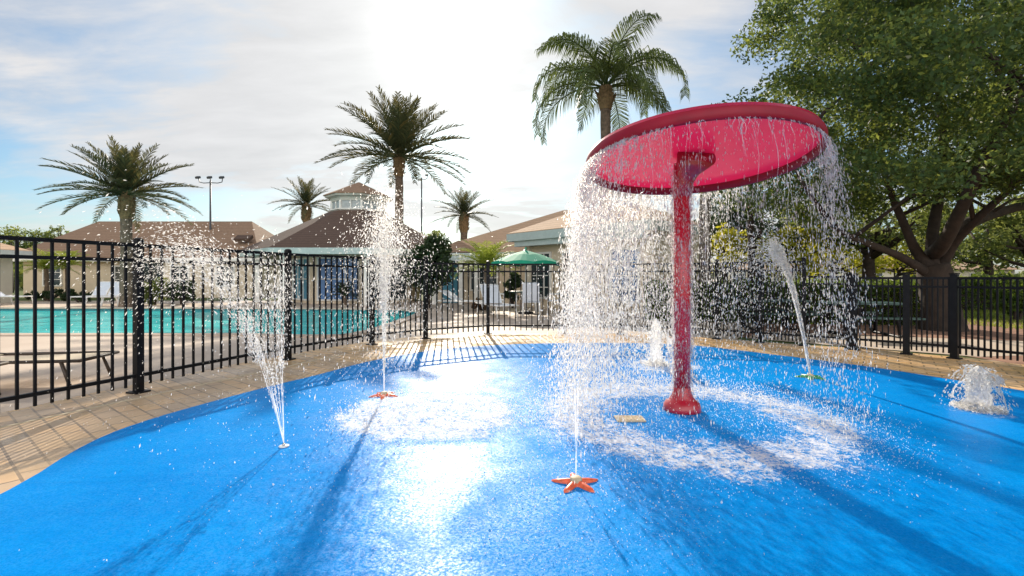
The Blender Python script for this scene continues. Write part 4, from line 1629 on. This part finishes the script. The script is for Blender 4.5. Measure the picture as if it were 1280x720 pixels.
# turkey-shaped roof ornament is only a small vent in the photo
MB().lathe([(.0, 0), (.12, 0), (.12, .22), (.2, .24), (.0, .36)], 12, tuple(WG @ Vector((3.6, 1.7, 3.68)))).build('roof_vent', 'roof_dark', ch)

# far houses over the hedge
for i, (px, d, wd_, zr, lb) in enumerate([(1065, 44, 11, 3.3, 'low tan roofed house far beyond the hedge under the oak limb'),
                                          (1140, 50, 10, 3.6, 'far cream house glimpsed beside the oak fork'),
                                          (960, 46, 10, 3.0, 'far house half hidden behind the slanting jet'),
                                          (1225, 48, 9, 2.9, 'far house glimpsed past the oak trunk over the lawn')]):
    x = W(px, 346, d).x
    fh = empty('far_house', (x, d, 0), 0, lb, 'house', 'far houses beyond the hedge')
    MB().box((0, 3, .95), (wd_ - 1, 5, 1.9)).build('wall', 'stucco_pale', fh)
    hip_roof(-wd_ / 2, wd_ / 2, 0, 6, 1.95, zr, 2.6, 'roof', 'roof_tan', fh)
    for wx in (-2.6, 0, 2.6):
        window(fh, (wx, .46, 1.05), 1.2, 1.1)


# ------------------------------------------------------------------ floodlight poles
def lamp_pole(px, d, ytop, label, heads):
    x = W(px, 346, d).x
    s = d / F
    root = empty('floodlight_pole', (x, d, 0), 0, label, 'floodlight', 'floodlight poles')
    zt = EYE + (HY - ytop) * s
    MB().tube([(0, 0, 0), (0, 0, zt)], [.075, .05], 10).build('pole', 'lamp_grey', root, True)
    mb = MB()
    for hx in heads:
        if abs(hx) > .05:
            mb.tube([(0, 0, zt - .12), (hx * .6, 0, zt - .14), (hx * .95, 0, zt - .08), (hx, 0, zt + .12)], .028, 6)
        else:
            mb.tube([(0, 0, zt - .05), (0, 0, zt + .14)], .028, 6)
    mb.build('arm', 'lamp_grey', root, True)
    for hx in heads:
        MB().box((hx - .03, -.05, zt + .20), (.24, .22, .13), rx=R(25)).build('lamp_head', 'lamp_grey', root, bevel=.01)
    return root


lamp_pole(263, 30.0, 226, 'tall three headed floodlight pole beside the brown roof', (-.72, 0.0, .76))
lamp_pole(527, 38.0, 222, 'thin two headed floodlight pole behind the tall date palm', (-.45, .45))


# ------------------------------------------------------------------ furniture
def chaise(name, loc, rz, label, group, frame_m, sling_m, back=55, L=1.85, h=.33, arms=True):
    root = empty(name, (loc[0], loc[1], 0), rz, label, 'lounger', group)
    r = .018
    wd_ = .62
    seat_l = L * .62
    mb = MB()
    for s in (-1, 1):
        y = s * wd_ / 2
        mb.tube([(0, y, h), (seat_l, y, h), (L, y, h)], r, 8)
    mb.tube([(0, -wd_ / 2, h), (0, wd_ / 2, h)], r, 8)
    mb.tube([(L, -wd_ / 2, h), (L, wd_ / 2, h)], r, 8)
    mb.build('frame', frame_m, root, True)
    for xx, dx in ((.18, -.1), (L - .22, .12)):
        for s in (-1, 1):
            MB().tube([(xx, s * wd_ / 2, h - .01), (xx + dx, s * (wd_ / 2 + .01), 0)], r, 8).build('leg', frame_m, root, True)
    a = R(back)
    bl = L - seat_l
    bx, bz = seat_l + bl * math.cos(a), h + bl * math.sin(a)
    mb = MB()
    mb.add([(.03, -wd_ / 2 + .03, h + .006), (seat_l, -wd_ / 2 + .03, h - .02), (seat_l, wd_ / 2 - .03, h - .02), (.03, wd_ / 2 - .03, h + .006),
            (.03, -wd_ / 2 + .03, h - .006), (seat_l, -wd_ / 2 + .03, h - .032), (seat_l, wd_ / 2 - .03, h - .032), (.03, wd_ / 2 - .03, h - .006)],
           [(0, 1, 2, 3), (7, 6, 5, 4), (0, 4, 5, 1), (1, 5, 6, 2), (2, 6, 7, 3), (3, 7, 4, 0)])
    mb.build('seat', sling_m, root)
    bk_ = MB()
    for s in (-1, 1):
        bk_.tube([(seat_l, s * (wd_ / 2 - .01), h), (bx, s * (wd_ / 2 - .01), bz)], r, 8)
    bk_.tube([(bx, -wd_ / 2 + .01, bz), (bx, wd_ / 2 - .01, bz)], r, 8)
    bf = bk_.build('back_frame', frame_m, root, True)
    ca, sa = math.cos(a), math.sin(a)
    MB().box(((seat_l + bx) / 2, 0, (h + bz) / 2), (bl - .04, wd_ - .05, .012), ry=-a).build('back_sling', sling_m, bf)
    return root


# brown frames just behind the pool fence
chaise('sling_lounger', (-4.72, 5.5), PI + R(8), 'brown framed flat lounger behind the fence with its foot towards the pad', 'brown sling loungers', 'dark_bronze', 'stucco', 4, 1.9, .29)
chaise('sling_lounger', (-5.05, 4.55), PI + R(10), 'brown framed lounger cut by the frame edge behind the first pickets', 'brown sling loungers', 'dark_bronze', 'stucco', 4, 1.9, .33)
# white loungers beyond the pool
for i, (px, lb) in enumerate([(117, 'white lounger beyond the pool, first from the shrub palms'), (137, 'white lounger beyond the pool between two others'),
                              (157, 'white lounger beyond the pool closest to the stout palm')]):
    d = 20.4
    chaise('white_lounger', (W(px, 346, d).x, d - .9), PI / 2, lb, 'white loungers', 'white_paint', 'fabric_white', 58, 1.85, .38)
chaise('white_lounger', (W(35, 346, 19.6).x, 19.6), PI, 'white lounger beyond the pool near the pale house', 'white loungers', 'white_paint', 'fabric_white', 32, 1.9, .4)
chaise('white_lounger', (W(5, 346, 20.3).x, 20.5), PI + .2, 'white lounger half cut by the frame edge under the pale house', 'white loungers', 'white_paint', 'fabric_white', 35, 1.9, .4)
# loungers by the umbrella
chaise('white_lounger', (W(636, 346, 14.4).x, 13.9), R(115), 'white lounger seen side on beside the fence post near the umbrella', 'white loungers', 'white_paint', 'fabric_white', 58, 1.85, .36)
chaise('white_lounger', (W(612, 346, 16.4).x, 16.4), R(160), 'white lounger lying low beneath the shrub palm', 'white loungers', 'white_paint', 'fabric_white', 30, 1.85, .36)


def patio_chair(loc, rz, label):
    root = empty('patio_chair', (loc[0], loc[1], 0), rz, label, 'chair', 'white patio chairs round the umbrella table')
    for sx in (-.26, .26):
        for sy in (-.24, .24):
            MB().tube([(sx, sy, 0), (sx * .95, sy, .43)], .018, 8).build('leg', 'white_paint', root, True)
    MB().box((0, 0, .44), (.54, .52, .03)).build('seat', 'fabric_white', root, bevel=.008)
    MB().box((0, .33, .74), (.5, .03, .56), rx=R(-14)).build('backrest', 'fabric_white', root, bevel=.008)
    for sx in (-.29, .29):
        MB().tube([(sx, -.24, .43), (sx, -.24, .64), (sx, .28, .66)], .016, 8).build('armrest', 'white_paint', root, True)
    return root


ux, ud = W(657, 346, 15.6).x, 15.6
um = empty('patio_umbrella', (ux, ud, 0), 0, 'open green patio umbrella over the table by the clubhouse', 'umbrella')
MB().tube([(0, 0, 0), (0, 0, 2.08)], .022, 10).build('pole', 'trim_white', um, True)
MB().lathe([(0, 0), (.25, 0), (.25, .06), (.06, .1), (0, .1)], 20).build('base', 'black_metal', um, True)
mb = MB()
n8 = 8
zr_, ze_, re_ = 2.07, 1.66, 1.12
seg = 4
for k in range(n8):
    a0, a1 = 2 * PI * k / n8 + .2, 2 * PI * (k + 1) / n8 + .2
    for s in range(seg):
        u0, u1 = s / seg, (s + 1) / seg
        am0 = a0 + (a1 - a0) * u0
        am1 = a0 + (a1 - a0) * u1

        def rim_pt(u):
            p0 = Vector((math.cos(a0), math.sin(a0), 0)) * re_
            p1 = Vector((math.cos(a1), math.sin(a1), 0)) * re_
            q = p0.lerp(p1, u)
            return Vector((q.x, q.y, ze_ + .05 * math.sin(PI * u)))
        q0, q1 = rim_pt(u0), rim_pt(u1)
        ap = Vector((0, 0, zr_))
        m0, m1 = q0.lerp(ap, .5) + Vector((0, 0, .03)), q1.lerp(ap, .5) + Vector((0, 0, .03))
        mb.add([q0, q1, m1, m0, ap], [(0, 1, 2, 3), (3, 2, 4)])
        mb.add([q0, q1, q1 - Vector((0, 0, .11)), q0 - Vector((0, 0, .11))], [(0, 1, 2, 3)])
cn = mb.build('canopy', 'green_canvas', um, False, fix=False)
sm = cn.modifiers.new('thick', 'SOLIDIFY')
sm.thickness = .006
for k in range(n8):
    a0 = 2 * PI * k / n8 + .2
    MB().tube([(0, 0, zr_ - .06), (math.cos(a0) * re_ * .97, math.sin(a0) * re_ * .97, ze_ - .01)], .008, 6).build('rib', 'trim_white', um, True)
MB().lathe([(0, 0), (.04, 0), (.03, .06), (0, .09)], 12, (0, 0, 2.08)).build('finial', 'green_canvas', um, True)
pt = empty('patio_table', (ux + .0, ud - .02, 0), 0, 'round dark green patio table under the green umbrella', 'table')
MB().lathe([(.03, .70), (.55, .70), (.56, .725), (.55, .74), (.03, .74)], 32, closed=True).build('table_top', 'table_green', pt, True)
for k in range(4):
    a = PI / 4 + k * PI / 2
    MB().tube([(math.cos(a) * .4, math.sin(a) * .4, .70), (math.cos(a) * .48, math.sin(a) * .48, 0)], .02, 8).build('leg', 'white_paint', pt, True)
patio_chair((ux - .95, ud + .05), R(90), 'white patio chair on the shrub palm side of the umbrella table')
patio_chair((ux + .15, ud - 1.0), R(175), 'white patio chair with its back to the fence at the umbrella table')
patio_chair((ux + .95, ud - .2), R(-95), 'white patio chair at the umbrella table half veiled by falling water')
patio_chair((ux + .2, ud + .95), R(-5), 'white patio chair between umbrella table and clubhouse wall')


def picnic(loc, rz, label):
    root = empty('picnic_table', (loc[0], loc[1], 0), rz, label, 'picnic table', 'picnic tables behind the gate')
    mb = MB()
    for i in range(5):
        mb.box((0, -.30 + i * .15, .66), (1.35, .13, .04))
    mb.build('table_top', 'table_green', root, bevel=.006)
    for s in (-1, 1):
        b_ = MB()
        for i in range(2):
            b_.box((0, s * (.68 + i * .14), .41), (1.35, .125, .035))
        b_.build('bench', 'table_green', root, bevel=.006)
    for sx in (-.46, .46):
        # one bent tube carries bench, foot and table
        pts = [(sx, -.78, .40), (sx, -.70, .30), (sx, -.60, .06), (sx, -.45, .025), (sx, .45, .025), (sx, .60, .06), (sx, .70, .30), (sx, .78, .40)]
        MB().tube(pts, .032, 8).build('leg', 'black_metal', root, True)
        for s in (-1, 1):
            MB().tube([(sx, s * .28, .645), (sx, s * .36, .42), (sx, s * .48, .035)], .03, 8).build('strut', 'black_metal', root, True)
    return root


picnic((7.2, 9.9), R(-12), 'dark green picnic table behind the gate beside the oak trunk')
picnic((5.9, 10.9), R(-10), 'dark green picnic table veiled by the water behind the slanting jet')
